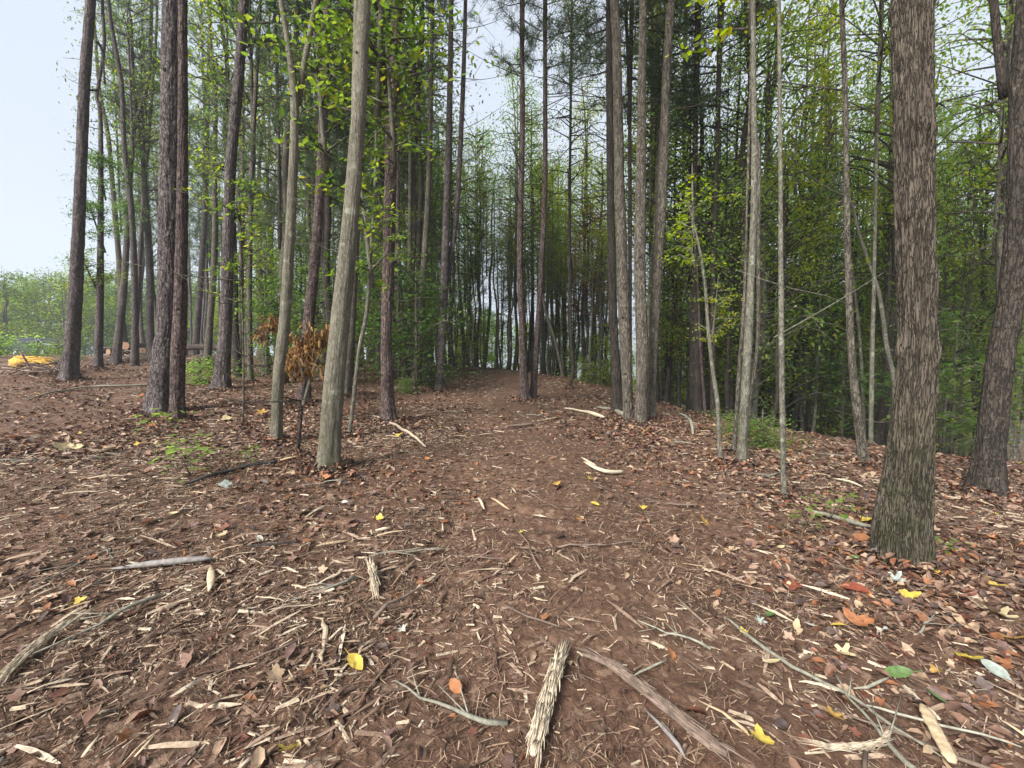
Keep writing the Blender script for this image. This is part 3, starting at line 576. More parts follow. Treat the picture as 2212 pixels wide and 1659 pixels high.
# ------------------------------------------------------------------ wood behind: shared trunks and crowns, one tree each
def bg_trunk(seed, H, r, lean, n=10):
    g = np.random.default_rng(seed); k = 9; z = np.linspace(-.3, H, k)
    x = np.cumsum(g.normal(0, lean, k)); y = np.cumsum(g.normal(0, lean, k)); x -= x[0]; y -= y[0]
    rr = r * np.linspace(1, .22, k) ** .8; rr[0] *= 1.25
    W = spline(np.column_stack([x, y, z, rr]), .5); mb = MB(); add_tube(mb, W, n, 0, None, .08, seed)
    dead_twigs(mb, W, g, 16, H * .15, H * .8, (.3, 1.5), .010)
    return mb.mesh('trunk', [M['pine']]), W
BT = [bg_trunk(100 + i, 14, r, .09) for i, r in enumerate((.07, .09, .11, .13, .15, .10))]
nbg = 0
def bg_tree(px, D, H, r, kind, mat, cmat, label, group, low=.5, csc=1.0, name=None, under=None):
    global nbg; nbg += 1; g = np.random.default_rng(900 + nbg)
    x = (px - CX) / F * D; y = D; z = float(gz(x, y)) ; i = int(np.argmin([abs(t_ - r) for t_ in (.07, .09, .11, .13, .15, .10)]))
    if g.random() < .3: i = int(g.integers(0, 6))
    me, W = BT[i]; base_r = (.07, .09, .11, .13, .15, .10)[i]; s = r / base_r; sz = H / 14
    root = empty(name or ('pine_tree' if kind == 'pine' else 'forest_tree'), (x, y, z), label, 'pine tree' if kind == 'pine' else 'tree', group, g.uniform(0, 6.28))
    tr = inst('trunk', me, root, (0, 0, 0), (g.normal(0, .025), g.normal(0, .025), 0), (s, s, sz), [mat])
    fam = PC if kind == 'pine' else BC; j = int(g.integers(0, len(fam))); Hc = (8, 7, 9)[j] if kind == 'pine' else (5, 5.5, 4.5, 6.5)[j]
    zc = H * low; q = pt_at_z(W, zc / sz); 
    inst('crown', fam[j], root, (q[0] * s, q[1] * s, zc), (0, 0, g.uniform(0, 6.28)), (csc, csc, (H - zc) / Hc * 1.05), [cmat, mat])
    if under: inst('foliage_spray', UC[int(g.integers(0, 2))], root, (0, 0, under[0]), (0, 0, g.uniform(0, 6.28)), (under[1],) * 3, [under[2], mat])
    return root
g = np.random.default_rng(55)
used = []
def spot(pa, pb, da, db, sep=.9):
    for _ in range(60):
        D = math.exp(g.uniform(math.log(da), math.log(db))); px = g.uniform(pa, pb); x = (px - CX) / F * D
        if all((x - a) ** 2 + (D - b) ** 2 > sep ** 2 for a, b in used): break
    used.append((x, D)); return px, D
def pick(*c): return c[int(g.integers(0, len(c)))]
bright = [M['g_mid'], M['g_yel'], M['g_mid'], M['g_yel']]
def line_tree(px, D, H, cmat, label, group, wide=1.0, lo=.04):
    x = (px - CX) / F * D; z = float(gz(x, D)); root = empty('broadleaf_tree', (x, D, z), label, 'tree', group, g.uniform(0, 6))
    me, W = BT[int(g.integers(0, 6))]; s = H / 6.0
    inst('trunk', me, root, (0, 0, 0), (0, 0, 0), (1.5, 1.5, H / 14 * .8), [GB])
    inst('crown', DC[int(g.integers(0, 2))], root, (0, 0, H * lo), (0, 0, g.uniform(0, 6)), (s * wide, s * wide, H * (1 - lo) / 5.4), [cmat, GB])
# beyond the crest, centre
for _ in range(28):
    px, D = spot(925, 1335, 19, 31, .7)
    k = 'pine' if g.random() < .3 else 'broad'
    bg_tree(px, D, g.uniform(10, 14), g.uniform(.07, .14), k, pick(DK, DK, GB, P_), M['needle'] if k == 'pine' else pick(*bright, M['g_lite']),
            'slim dark trunk in the thicket standing beyond the crest of the trail', 'slim trunks beyond the crest', low=g.uniform(.35, .55), csc=g.uniform(.7, 1.05))
for _ in range(50):
    px, D = spot(500, 935, 11.5, 38, .9)
    k = 'pine' if g.random() < .4 else 'broad'
    bg_tree(px, D, g.uniform(12, 18), g.uniform(.07, .15), k, pick(GB, P_, P_, DK), M['needle'] if k == 'pine' else pick(M['g_dark'], M['g_mid'], M['g_mid'], M['g_yel']),
            'slender background trunk in the wood left of the trail', 'background trees left of the trail', low=g.uniform(.3, .55), csc=g.uniform(.7, 1.1),
            under=(g.uniform(1.2, 3), g.uniform(.6, .9), pick(M['g_mid'], M['g_dark'])) if g.random() < .35 else None)
for _ in range(19):
    px, D = spot(275, 500, 16, 42, 1.2)
    k = 'pine' if g.random() < .6 else 'broad'
    bg_tree(px, D, g.uniform(13, 18), g.uniform(.09, .16), k, pick(P_, GB), M['needle'] if k == 'pine' else pick(M['g_dark'], M['g_mid']),
            'background tree of the thin stand at the clearing edge on the left', 'background trees at the clearing edge', low=g.uniform(.35, .6), csc=g.uniform(.7, 1.0))
for _ in range(88):
    px, D = spot(1400, 2230, 9.5, 36, .8)
    k = 'pine' if g.random() < .15 else 'broad'
    far = (px - 1400) / 800
    bg_tree(px, D, g.uniform(7, 11) if px < 1880 else g.uniform(10, 15), g.uniform(.06, .14), k, pick(DK, GB, LI, DK), M['needle'] if k == 'pine' else (pick(M['g_mid'], M['g_mid'], M['g_yel'], M['g_lite'], M['g_lite']) if g.random() < .75 else M['g_yel']),
            'slender tree in the dark wood sloping down on the right', 'background trees of the dark wood on the right', low=g.uniform(.15, .4), csc=g.uniform(.7, 1.1),
            under=(g.uniform(.8, 2.2), g.uniform(.6, 1.0), pick(M['g_dark'], M['g_mid'])) if g.random() < .4 else None)
for _ in range(38):
    px, D = spot(935, 1345, 18.5, 26, .35)
    bg_tree(px, D, g.uniform(5, 9), g.uniform(.035, .06), 'broad', pick(DK, GB, LI), pick(M['g_yel'], M['g_mid'], M['g_yel']),
            'very thin dark pole in the dense row along the crest of the trail', 'thin poles along the crest', low=g.uniform(.55, .75), csc=g.uniform(.25, .4))
for px, D, cm in ((1245, 21, M['g_russ']), (1275, 19, M['g_russ']), (1220, 24, M['g_russ']), (1300, 23, M['g_aut'])):
    bg_tree(px, D, g.uniform(7, 8.5), .07, 'broad', DK, cm, 'thin tree with russet autumn leaves beyond the crest right of the trail pines', 'russet trees beyond the crest', low=.35, csc=.7)
for _ in range(26):
    px, D = spot(1420, 2200, 9.5, 20, .35)
    bg_tree(px, D, g.uniform(6, 10), g.uniform(.03, .06), 'broad', pick(DK, GB, LI), pick(M['g_yel'], M['g_mid']),
            'very thin pole in the dark wood on the right', 'thin poles of the dark wood on the right', low=g.uniform(.3, .5), csc=g.uniform(.35, .55))
for _ in range(12):
    px, D = spot(940, 1340, 21, 32, .5)
    bg_tree(px, D, g.uniform(5, 8), g.uniform(.04, .06), 'broad', DK, M['g_lite'], 'low bright green tree glowing behind the trunks of the crest', 'low bright trees beyond the crest', low=.25, csc=g.uniform(.5, .8))
for _ in range(16):
    px, D = spot(560, 940, 13, 26, .5)
    bg_tree(px, D, g.uniform(5, 9), g.uniform(.04, .07), 'broad', GB, pick(M['g_lite'], M['g_mid']), 'low bright green tree between the trunks left of the trail', 'low bright trees left of the trail', low=.25, csc=g.uniform(.45, .75))
for _ in range(12):
    px, D = spot(1415, 1640, 12, 22, .5)
    bg_tree(px, D, g.uniform(6, 9), g.uniform(.04, .06), 'broad', DK, pick(M['g_lite'], M['g_yel']), 'bright yellow green young tree seen behind the furrowed trunk cluster', 'bright young trees behind the furrowed cluster', low=.25, csc=g.uniform(.5, .8))
for _ in range(13):
    px, D = spot(890, 1330, 20, 30, .6)
    bg_tree(px, D, g.uniform(12, 15.5), g.uniform(.07, .10), 'broad', pick(GB, DK), pick(M['g_mid'], M['g_lite'], M['g_mid']), 'tall slim tree with an airy green crown beyond the crest', 'airy tall trees beyond the crest', low=.45, csc=g.uniform(.8, 1.1))
for _ in range(20):
    px, D = spot(1380, 1930, 11, 22, .6)
    bg_tree(px, D, g.uniform(10, 15), g.uniform(.06, .09), 'broad', pick(GB, DK, LI), pick(M['g_mid'], M['g_lite'], M['g_yel']), 'tall slim tree with an airy green crown over the right bank', 'airy tall trees over the right bank', low=.42, csc=g.uniform(.8, 1.1))
for _ in range(9):
    px, D = spot(900, 1345, 34, 45, .8)
    line_tree(px, D, g.uniform(5, 7.5), pick(M['g_lite'], M['g_yel']), 'low yellow green tree in the open light behind the slim trunks of the crest', 'low trees in the light behind the crest', 1.0, .02)
# small understory trees
for _ in range(46):
    zone = g.random()
    if zone < .2: px, D = spot(930, 1340, 17, 30, .6); cm = pick(M['g_mid'], M['g_yel'])
    elif zone < .6: px, D = spot(560, 930, 10.5, 22, .6); cm = pick(M['g_mid'], M['g_dark'])
    else: px, D = spot(1420, 2200, 9, 22, .6); cm = pick(M['g_mid'], M['g_dark'], M['g_yel'])
    x = (px - CX) / F * D; s = g.uniform(.7, 1.3)
    root = empty('sapling', (x, D, float(gz(x, D))), 'leafy young tree in the undergrowth between the background trunks', 'sapling', 'leafy young trees in the undergrowth')
    mb = None
    me, W = BT[0]
    inst('trunk', me, root, (0, 0, 0), (0, 0, 1), (.25, .25, .22 * s), [GB])
    inst('crown', UC[int(g.integers(0, 2))], root, (0, 0, .5 * s), (0, 0, g.uniform(0, 6.28)), (s, s, s), [cm, GB])
# far tree line past the clearing and behind the crest
for i in range(48):
    px = -420 + i * 20.5 + g.uniform(-15, 15); D = g.uniform(48, 72)
    H = (785 - np.interp(px, [-400, 0, 60, 200, 500], [560, 600, 570, 585, 600]) + g.uniform(-35, 20)) / F * D
    line_tree(px, D, H, pick(M['g_mid'], M['g_mid'], M['g_yel'], M['g_dark']), 'hazy green tree in the distant line beyond the clearing on the left', 'distant trees beyond the clearing', 1.1)
for i in range(12):
    px = 480 + i * 80 + g.uniform(-15, 15); D = g.uniform(36, 50)
    line_tree(px, D, g.uniform(6, 9), pick(M['g_lite'], M['g_lite'], M['g_yel']), 'bright green tree glimpsed between the trunks beyond the crest', 'bright trees beyond the crest', .9, .2)
for i in range(20):
    px = 1430 + i * 42 + g.uniform(-15, 15); D = g.uniform(30, 44)
    line_tree(px, D, g.uniform(8, 11) if px < 1800 else g.uniform(11, 16), pick(M['g_lite'], M['g_yel'], M['g_yel']), 'leafy tree closing the view in the dark wood on the right', 'leafy trees at the back of the dark wood', .9)

# ------------------------------------------------------------------ bushes and seedlings
def bush(px, py, D, s, mat, label, name='bush', cat='bush', me=None):
    if D is None: p = hit(px, py); x, y, z = p
    else: x = (px - CX) / F * D; y = D; z = float(gz(x, y))
    root = empty(name, (x, y, z), label, cat, None, g.uniform(0, 6))
    inst('foliage', me or BUSH[int(g.integers(0, 2))], root, (0, 0, .05), (0, 0, 0), (s, s, s * .8), [mat, M['twig']])
bush(432, 790, 11.5, .85, M['g_lite'], 'bright green bush below the reddish log on the left')
bush(460, 785, 13.5, .7, M['g_mid'], 'small green bush behind the foot of the flared dark pine')
bush(930, 822, 12.2, .75, M['g_dark'], 'dark green bush at the left edge of the trail crest')
bush(877, 842, 10.5, .45, M['g_lite'], 'low fern green plant at the foot of the joined olive trunks')
bush(1650, 945, 6.6, .62, M['g_lite'], 'light green leafy shrub behind the slim pale knotty stem')
bush(1590, 895, 7.4, .5, M['g_lite'], 'light green shrub between the bent sapling and the three stem clump')
bush(1268, 800, 15.5, 1.1, M['g_mid'], 'green shrub right of the trail crest')
bush(0, 775, 24, 1.3, M['g_lite'], 'broad green bush at the far left edge, beyond the clearing mound')
bush(60, 760, 42, 3.2, M['g_lite'], 'light green bush behind the dark parked vehicle')
bush(150, 772, 19, .9, M['g_dark'], 'small dark bush behind the foot of the leftmost pine')
bush(-30, 770, 21, 1.7, M['g_dark'], 'dark bush cut off by the left edge')
SEED = MB(); gs = np.random.default_rng(77)
for i in range(6):
    az = gs.uniform(0, 6.28); tip = np.array([math.cos(az) * .14, math.sin(az) * .14, gs.uniform(.12, .3)])
    add_tube(SEED, np.array([[0, 0, 0, .003], [*(tip * [.4, .4, .7]), .0025], [*tip, .0015]]), 4, 1)
    n = 5; scatter(SEED, LEAF6, tip + gs.normal(0, .05, (n, 3)), gs.uniform(.05, .1, n), gs.uniform(0, 6.28, n), gs.normal(0, .4, n), gs.normal(0, .4, n), gs.uniform(.3, .7, n))
seedme = SEED.mesh('foliage', [M['g_mid'], M['twig']])
for px, py, s, lb in ((345, 948, 1.1, 'green seedling right in front of the touching pair of pines'), (400, 1000, .8, 'small green seedling above the black stick'),
                      (412, 1040, 1.0, 'pale green seedling at the left tip of the black stick'), (1795, 1130, .7, 'thin green seedling by the lichen stick left of the big tree'),
                      (1735, 1150, .5, 'tiny green seedling left of the lichen stick'), (530, 1010, .5, 'tiny dark green seedling near the pale splinter plank'), (2010, 1215, .5, 'tuft of green blades at the foot of the big furrowed tree')):
    bush(px, py, None, s * 1.35, M['g_lite'], lb, 'seedling', 'plant', seedme)

# withered rust branches
def withered(name, label, pts, D, n, sp, ln, seed):
    g = np.random.default_rng(seed); P = np.array([at(a, b, D) for a, b in pts]); base = P[0].copy(); root = empty(name, base, label, 'dead branch')
    W = P - base; W[:, 1] += np.linspace(0, .3, len(W)); S_ = spline(np.column_stack([W, np.linspace(.02, .005, len(W))]), .1)
    mb = MB(); add_tube(mb, S_, 6); 
    tips = []
    for _ in range(n // 14):
        i = g.integers(len(S_) // 5, len(S_)); d = g.normal(0, 1, 3) * [sp, sp, sp * .8]; e = S_[i, :3] + d
        add_tube(mb, np.array([[*S_[i, :3], .005], [*e, .002]]), 3); tips.append((S_[i, :3], e))
    mb.build('branch', M['twig'], root)
    lb = MB(); a = []; P_2 = []
    for s0, e in tips:
        for _ in range(14): P_2.append(s0 + (e - s0) * g.uniform(.2, 1.05) + g.normal(0, .035, 3))
    P_2 = np.array(P_2); k = len(P_2)
    long = (LEAF6[0] * [1, .55, 1.5] + [.5, 0, 0], LEAF6[1])
    scatter(lb, long, P_2, ln * g.uniform(.6, 1.2, k), g.uniform(0, 6.28, k), g.normal(1.0, .3, k), g.normal(0, .6, k), g.random(k))
    lb.build('withered_leaves', M['dead'], root)
withered('withered_branch', 'withered branch with drooping rust brown leaves left of the smooth pale grey trunk', [(655, 815), (640, 765), (655, 730), (700, 712)], 6.6, 560, .2, .13, 5)
withered('withered_branch', 'lower withered rust branch hanging behind the forking grey trunk', [(640, 815), (628, 790), (618, 760), (625, 735)], 6.9, 260, .15, .13, 6)
withered('withered_branch', 'small withered rust leaf cluster on the leaning dead stem', [(573, 735), (575, 700), (582, 690), (590, 700)], 7.4, 260, .10, .12, 7)
withered('withered_branch', 'withered tuft of tan leaves sticking out left of the leaning dead stem', [(568, 725), (555, 716), (545, 712)], 7.6, 160, .07, .10, 8)

# ------------------------------------------------------------------ litter
def path_c(y): return .25 - .01 * y
def place(n, r0, r1, power, span=64, seed=1, keep=None):
    g = np.random.default_rng(seed); u = g.random(n)
    e = 2 - power
    r = (r0 ** e + u * (r1 ** e - r0 ** e)) ** (1 / e) if abs(e) > 1e-6 else r0 * (r1 / r0) ** u
    th = np.radians(g.uniform(-span, span, n)); X, Y = r * np.sin(th), r * np.cos(th)
    if keep is not None:
        k = g.random(n) < keep(X, Y); X, Y = X[k], Y[k]
    return X, Y, gz(X, Y), np.random.default_rng(seed + 99)
def onpath(X, Y): return np.exp(-((X - path_c(Y)) / (1.3 + .02 * Y)) ** 2)
def k_leaf(X, Y):
    p = onpath(X, Y); cl = .5 + .9 * fbm(X * 1.1, Y * 1.1, 3, 3); base = np.where(X > path_c(Y) + 1.2, 1.1, .30 + .7 * np.clip((Y - 2.5) / 3, 0, 1))
    return np.clip(base * (1 - .93 * p) * np.clip(cl, .15, 1), 0, 1)
BROWN = [(.055, .028, .020), (.10, .054, .037), (.16, .088, .057), (.13, .05, .030), (.23, .14, .095), (.17, .095, .066), (.29, .19, .13), (.085, .058, .05), (.24, .10, .045), (.14, .082, .068)]
M['litter'] = rnd_mat('leaf_litter', BROWN + [(.36, .25, .16)], .6, 'CONSTANT', 30, .4, trans=.1)
M['chips'] = rnd_mat('wood_chip_litter', [(.09, .055, .038), (.14, .088, .060), (.10, .062, .044), (.19, .125, .088), (.27, .19, .135), (.36, .27, .19), (.42, .33, .235), (.47, .39, .29)], .75, 'CONSTANT', 60)
M['fibre'] = rnd_mat('needle_litter', [(.06, .034, .022), (.095, .053, .034), (.15, .088, .056), (.21, .135, .088), (.075, .044, .03), (.33, .24, .165)], .8, 'CONSTANT', 40)
M['col'] = rnd_mat('bright_fallen_leaves', [(.50, .37, .07), (.42, .25, .07), (.36, .15, .065), (.27, .075, .045), (.52, .42, .24), (.38, .37, .31), (.10, .17, .05), (.33, .37, .33)], .55, 'CONSTANT', 30, trans=.15)
LC = (LEAF6[0] * [1, 1, 3.6], LEAF6[1])
# brown leaves
mb = MB()
for (n, a, b, pw, sd, sh) in ((30000, 1.1, 9, 1.2, 1, LC), (9000, 1.1, 7, 1.2, 2, LOBED), (75000, 6.5, 30, 1.4, 3, LC)):
    X, Y, Z, g2 = place(n, a, b, pw, seed=sd, keep=k_leaf); k = len(X)
    sz = g2.lognormal(-2.95, .35, k).clip(.025, .09) * (1.0 if b < 10 else 1.35)
    scatter(mb, sh, np.column_stack([X, Y, Z + g2.uniform(.006, .03, k)]), sz, g2.uniform(0, 6.28, k), g2.normal(0, .38, k), g2.normal(0, .38, k), g2.random(k))
g2 = np.random.default_rng(123)
for (fx, fy, fr) in FB:
    k = int(np.clip(380 * fr / .1, 90, 650)); az = g2.uniform(0, 6.28, k); rr_ = fr * 1.15 + g2.exponential(.09 + fr * .5, k); X = fx + np.cos(az) * rr_; Y = fy + np.sin(az) * rr_
    heap = .10 * np.exp(-(rr_ - fr) / .13)
    scatter(mb, LC, np.column_stack([X, Y, gz(X, Y) + g2.uniform(.0, 1, k) * heap + .012]), g2.uniform(.04, .09, k), g2.uniform(0, 6.28, k), g2.normal(0, .55, k), g2.normal(0, .55, k), g2.random(k))
tag(mb.build('leaf_litter', M['litter']), 'brown and reddish fallen leaves carpeting the forest floor on both sides of the trail', 'leaf litter', kind='stuff')
# shredded wood chips
BOX = (np.array([[-.5, -.5, 0], [.5, -.3, 0], [.5, .3, 0], [-.5, .5, 0], [-.42, -.4, 1], [.45, -.2, 1], [.4, .25, 1], [-.46, .3, 1]]),
       np.array([[4, 5, 6, 7], [0, 1, 5, 4], [1, 2, 6, 5], [2, 3, 7, 6], [3, 0, 4, 7]]))
def k_chip(X, Y):
    p = onpath(X, Y); cl = np.clip(.45 + 1.1 * fbm(X * .8 + 30, Y * .8, 8, 3), .1, 1)
    side = np.where(X < path_c(Y), 1.0, .55); side = np.where((X > 4) & (Y < 6), .9, side)
    return np.clip((side * (1 - .82 * p)) * cl, 0, 1)
mb = MB()
for (n, a, b, pw, sd, big) in ((120000, 1.1, 8, 1.2, 11, 1.0), (90000, 6, 30, 1.3, 12, 1.6)):
    X, Y, Z, g2 = place(n, a, b, pw, seed=sd, keep=k_chip); k = len(X)
    L = g2.lognormal(-3.55, .62, k).clip(.010, .2) * big; Wd = (L * g2.uniform(.08, .3, k)).clip(.0025, .018) * (1 if big == 1 else 1.3)
    scatter(mb, BOX, np.column_stack([X, Y, Z + g2.uniform(0, .014, k)]), None, g2.uniform(0, 6.28, k), g2.normal(0, .16, k), g2.normal(0, .25, k), g2.random(k) ** 1.2,
            sc=np.column_stack([L, Wd, Wd * g2.uniform(.2, .6, k)]))
LONG = (np.array([[-.5, -.2, 0], [-.5, .2, .1], [-.15, .5, .5], [-.15, -.4, .7], [.2, .42, .6], [.2, -.5, .35], [.5, .12, .1], [.5, -.1, 0]]),
        np.array([[0, 3, 2, 1], [3, 5, 4, 2], [5, 7, 6, 4]]))
def k_long(X, Y): return k_chip(X, Y) * np.where(X < path_c(Y), 1.0, .7)
for (n, a, b, pw, sd) in ((14000, 1.2, 9, 1.15, 15), (9000, 6, 24, 1.3, 16)):
    X, Y, Z, g2 = place(n, a, b, pw, seed=sd, keep=k_long); k = len(X)
    L = g2.lognormal(-2.25, .5, k).clip(.04, .38); Wd = (L * g2.uniform(.05, .14, k)).clip(.004, .02)
    scatter(mb, LONG, np.column_stack([X, Y, Z + g2.uniform(.006, .024, k)]), None, np.where(X < 0, g2.normal(.75, .6, k), g2.normal(2.5, .8, k)), g2.normal(0, .1, k), g2.normal(0, .5, k), np.clip(g2.beta(1.3, 1.6, k), 0, 1),
            sc=np.column_stack([L, Wd, Wd * g2.uniform(.4, 1.2, k)]))
tag(mb.build('wood_chip_litter', M['chips'], smooth=False), 'shredded tan wood chips and splinters strewn over the soil', 'wood chips', kind='stuff')
# fibres and needles
def k_fib(X, Y): return np.clip((.55 + 1.2 * fbm(X * 1.6 + 7, Y * 1.6, 6, 3)) * (1 - .45 * onpath(X, Y)), .12, 1)
STRIP = (np.array([[-.5, -.5, 0], [-.5, .5, 0], [0, .5, 1], [0, -.5, 1], [.5, .4, .1], [.5, -.4, .1]]), np.array([[0, 3, 2, 1], [3, 5, 4, 2]]))
mb = MB()
for (n, a, b, pw, sd, big) in ((170000, 1.1, 6.5, 1.1, 21, 1.0), (50000, 5, 26, 1.4, 22, 1.8)):
    X, Y, Z, g2 = place(n, a, b, pw, seed=sd, keep=k_fib); k = len(X); L = g2.lognormal(-3.1, .5, k).clip(.012, .16) * big
    scatter(mb, STRIP, np.column_stack([X, Y, Z + g2.uniform(.002, .02, k)]), None, g2.uniform(0, 6.28, k), g2.normal(0, .3, k), g2.normal(0, .4, k), g2.random(k),
            sc=np.column_stack([L, np.full(k, .0028 * big) * g2.uniform(.6, 2, k), L * g2.normal(0, .12, k)]))
tag(mb.build('needle_litter', M['fibre']), 'fine brown needles bark fibres and twigs matted over the soil', 'forest debris', kind='stuff')

# ------------------------------------------------------------------ sticks and splinters measured in the photograph
def stick(name, label, cat, mat, pts, nseg=8, lift=.35, group=None, rag=False, step=.05, flatz=1.0):
    P = np.array([hit(a, b) for a, b, w_ in pts]); r = np.array([px_r(w_, P[i, 1], pts[i][0]) for i, (a, b, w_) in enumerate(pts)])
    g = np.random.default_rng(int(pts[0][0] * 7 + pts[0][1])); base = P[0].copy()
    S_ = spline(np.column_stack([P, r]), step); S_[:, 2] = np.maximum(gz(S_[:, 0], S_[:, 1]), S_[:, 2] - .02) + S_[:, 3] * .6 * flatz + (.045 if 'plank in' in label else .028)
    S_[:, :3] -= base; S_[:, :2] += g.normal(0, .002, (len(S_), 2)); S_[0, 3] *= .6; S_[-1, 3] *= .5
    mb = MB(); V, Q = tube(S_, nseg, .12, g.uniform(0, 50))
    if flatz != 1.0:
        c = np.repeat(S_[:, 2], nseg); V[:, 2] = c + (V[:, 2] - c) * flatz
    mb.add(V, Q, 0, g.random() if not rag else np.repeat(g.random(nseg)[None], len(S_), 0).ravel())
    for bs, rev in ((0, 0), (len(V) - nseg, 1)):
        t = np.arange(nseg) + bs; mb.F.append(((t[::-1] if rev else t)[None], 0))
    if rag:
        for _ in range(int(40 + 30 * len(pts))):
            i = g.integers(1, len(S_) - 1); p, rr = S_[i, :3], S_[i, 3]; az = g.uniform(0, math.pi); T = S_[min(i + 1, len(S_) - 1), :3] - S_[i - 1, :3]; T /= np.linalg.norm(T) + 1e-9
            nrm = np.array([-T[1], T[0], 0]); o = nrm * math.cos(az) * rr * 1.05 + np.array([0, 0, abs(math.sin(az)) * rr * 1.05 * flatz]); l = g.uniform(.04, .14) * g.choice([-1, 1])
            e = p + o + T * l + o * g.uniform(0, .8); wd = rr * g.uniform(.08, .2)
            add_tube(mb, np.array([[*(p + o * .9), wd], [*((p + o + e) / 2 + [0, 0, .003]), wd * .8], [*e, wd * .2]]), 4, 0, g.random())
    ob = mb.build(name, mat); ob.location = base; tag(ob, label, cat, group); return ob
WD, TW = M['wood'], M['twig']
M['shred'] = rnd_mat('shredded_stem', [(.34, .26, .18), (.48, .40, .29), (.58, .50, .38), (.26, .19, .13)], .8, nz=50)
M['lich'] = rnd_mat('lichen_stick', [(.17, .16, .125), (.23, .22, .17), (.31, .30, .235)], .8, nz=45)
M['brst'] = rnd_mat('brown_stick', [(.12, .085, .065), (.18, .13, .10), (.24, .18, .14)], .8, nz=35)
M['blk'] = rnd_mat('black_stick', [(.03, .028, .028), (.05, .045, .045)], .7, nz=30)
M['gst'] = rnd_mat('grey_stick', [(.20, .18, .17), (.26, .24, .23)], .8, nz=30)
LS, BS = M['lich'], M['brst']
stick('fallen_branch', 'long lichen grey branch running down through the leaves in the right foreground', 'branch', LS, [(1562, 1343, 5), (1630, 1400, 9), (1711, 1455, 10), (1780, 1492, 9), (1841, 1523, 10), (1934, 1595, 9), (2035, 1656, 8)])
stick('fallen_branch', 'thin lichen branch crossing the pale plank in the bottom right corner', 'branch', LS, [(1870, 1548, 5), (1902, 1555, 7), (2028, 1595, 8), (2120, 1615, 8), (2205, 1642, 8)])
stick('wood_splinter', 'pale flat splintered plank in the bottom right corner', 'splintered wood', WD, [(1990, 1545, 10), (2000, 1566, 34), (2026, 1620, 38), (2056, 1675, 40)], flatz=.3, step=.02)
stick('fallen_branch', 'short rough grey stick left of the green leaf in the right foreground', 'branch', LS, [(1842, 1505, 5), (1870, 1502, 9), (1920, 1480, 9)])
stick('fallen_branch', 'brown split branch running to the bottom edge right of centre', 'branch', BS, [(1259, 1429, 10), (1310, 1448, 13), (1356, 1483, 18), (1428, 1541, 20), (1504, 1606, 24), (1568, 1657, 28)], rag=True)
stick('shredded_stem', 'thick pale shredded stem lying at the bottom centre of the trail', 'splintered wood', M['shred'], [(1222, 1405, 12), (1212, 1435, 18), (1198, 1476, 24), (1180, 1548, 26), (1166, 1600, 26), (1151, 1657, 24)], rag=True, nseg=10, flatz=.7)
stick('fallen_branch', 'smooth blue grey stick right of the shredded stem near the bottom edge', 'branch', M['gst'], [(1396, 1552, 5), (1430, 1590, 10), (1468, 1635, 11), (1480, 1655, 8)])
stick('fallen_branch', 'grey forked twig crossing the brown split branch', 'branch', LS, [(1365, 1478, 4), (1400, 1462, 5), (1440, 1440, 6)])
stick('wood_splinter', 'long pale splinter running down right of the brown split branch', 'splintered wood', WD, [(1508, 1530, 5), (1560, 1555, 9), (1610, 1600, 11), (1618, 1612, 5)], flatz=.5)
stick('wood_splinter', 'rough pale root like piece near the bottom edge right of the yellow leaf', 'splintered wood', M['shred'], [(1745, 1618, 8), (1790, 1632, 13), (1840, 1635, 14), (1895, 1625, 12), (1915, 1600, 7)], rag=True)
stick('wood_splinter', 'thick pale splintered log at the lower left edge', 'splintered wood', M['shred'], [(-10, 1498, 30), (50, 1440, 26), (112, 1386, 22), (160, 1355, 14), (205, 1329, 6)], rag=True, flatz=.7)
stick('wood_splinter', 'pale yellow splinter pointing up from the bottom edge at lower left', 'splintered wood', WD, [(180, 1657, 16), (198, 1632, 14), (216, 1606, 6)], flatz=.5)
stick('wood_splinter', 'second pale splinter on the bottom edge, right of the lower left corner', 'splintered wood', WD, [(292, 1657, 10), (316, 1630, 9), (338, 1602, 4)], flatz=.5)
stick('fallen_branch', 'smooth grey branch piece lying across the left foreground', 'branch', M['gst'], [(245, 1242, 8), (290, 1237, 14), (324, 1233, 18), (400, 1225, 18), (461, 1219, 10)], nseg=12)
stick('wood_splinter', 'pale wedge shaped chip upright in the left foreground below the grey branch piece', 'wood chip', WD, [(455, 1240, 14), (457, 1262, 20), (452, 1290, 8)], flatz=.5)
stick('fallen_branch', 'black charred stick lying left of the smooth pale grey trunk', 'branch', M['blk'], [(392, 1056, 6), (440, 1040, 9), (504, 1023, 9), (560, 1010, 8), (601, 1002, 6)])
stick('wood_splinter', 'pale plank like splinter leading up to the smooth pale grey trunk', 'splintered wood', WD, [(605, 1001, 10), (640, 993, 11), (684, 984, 10)], flatz=.5)
stick('fallen_branch', 'long thin branch on the ground in front of the leftmost pine', 'branch', LS, [(60, 868, 3), (107, 852, 5), (181, 840, 5), (250, 837, 5), (322, 834, 4)])
stick('fallen_branch', 'dark bowed branch from the yellow log to the foot of the leftmost pine', 'branch', M['blk'], [(100, 775, 3), (125, 785, 4), (150, 800, 4), (160, 812, 3)])
stick('fallen_branch', 'pale curved peeled branch in the middle of the trail', 'branch', M['shred'], [(1262, 1004, 4), (1286, 1018, 8), (1315, 1027, 9), (1347, 1026, 8)])
stick('fallen_branch', 'short peeled stick touching the curved peeled branch in the trail', 'branch', M['shred'], [(1256, 994, 3), (1272, 1005, 6), (1290, 1014, 5)])
stick('fallen_branch', 'thin tan branch slanting down right of the lone reddish pine', 'branch', M['shred'], [(806, 902, 4), (860, 926, 6), (890, 945, 6), (920, 971, 4)])
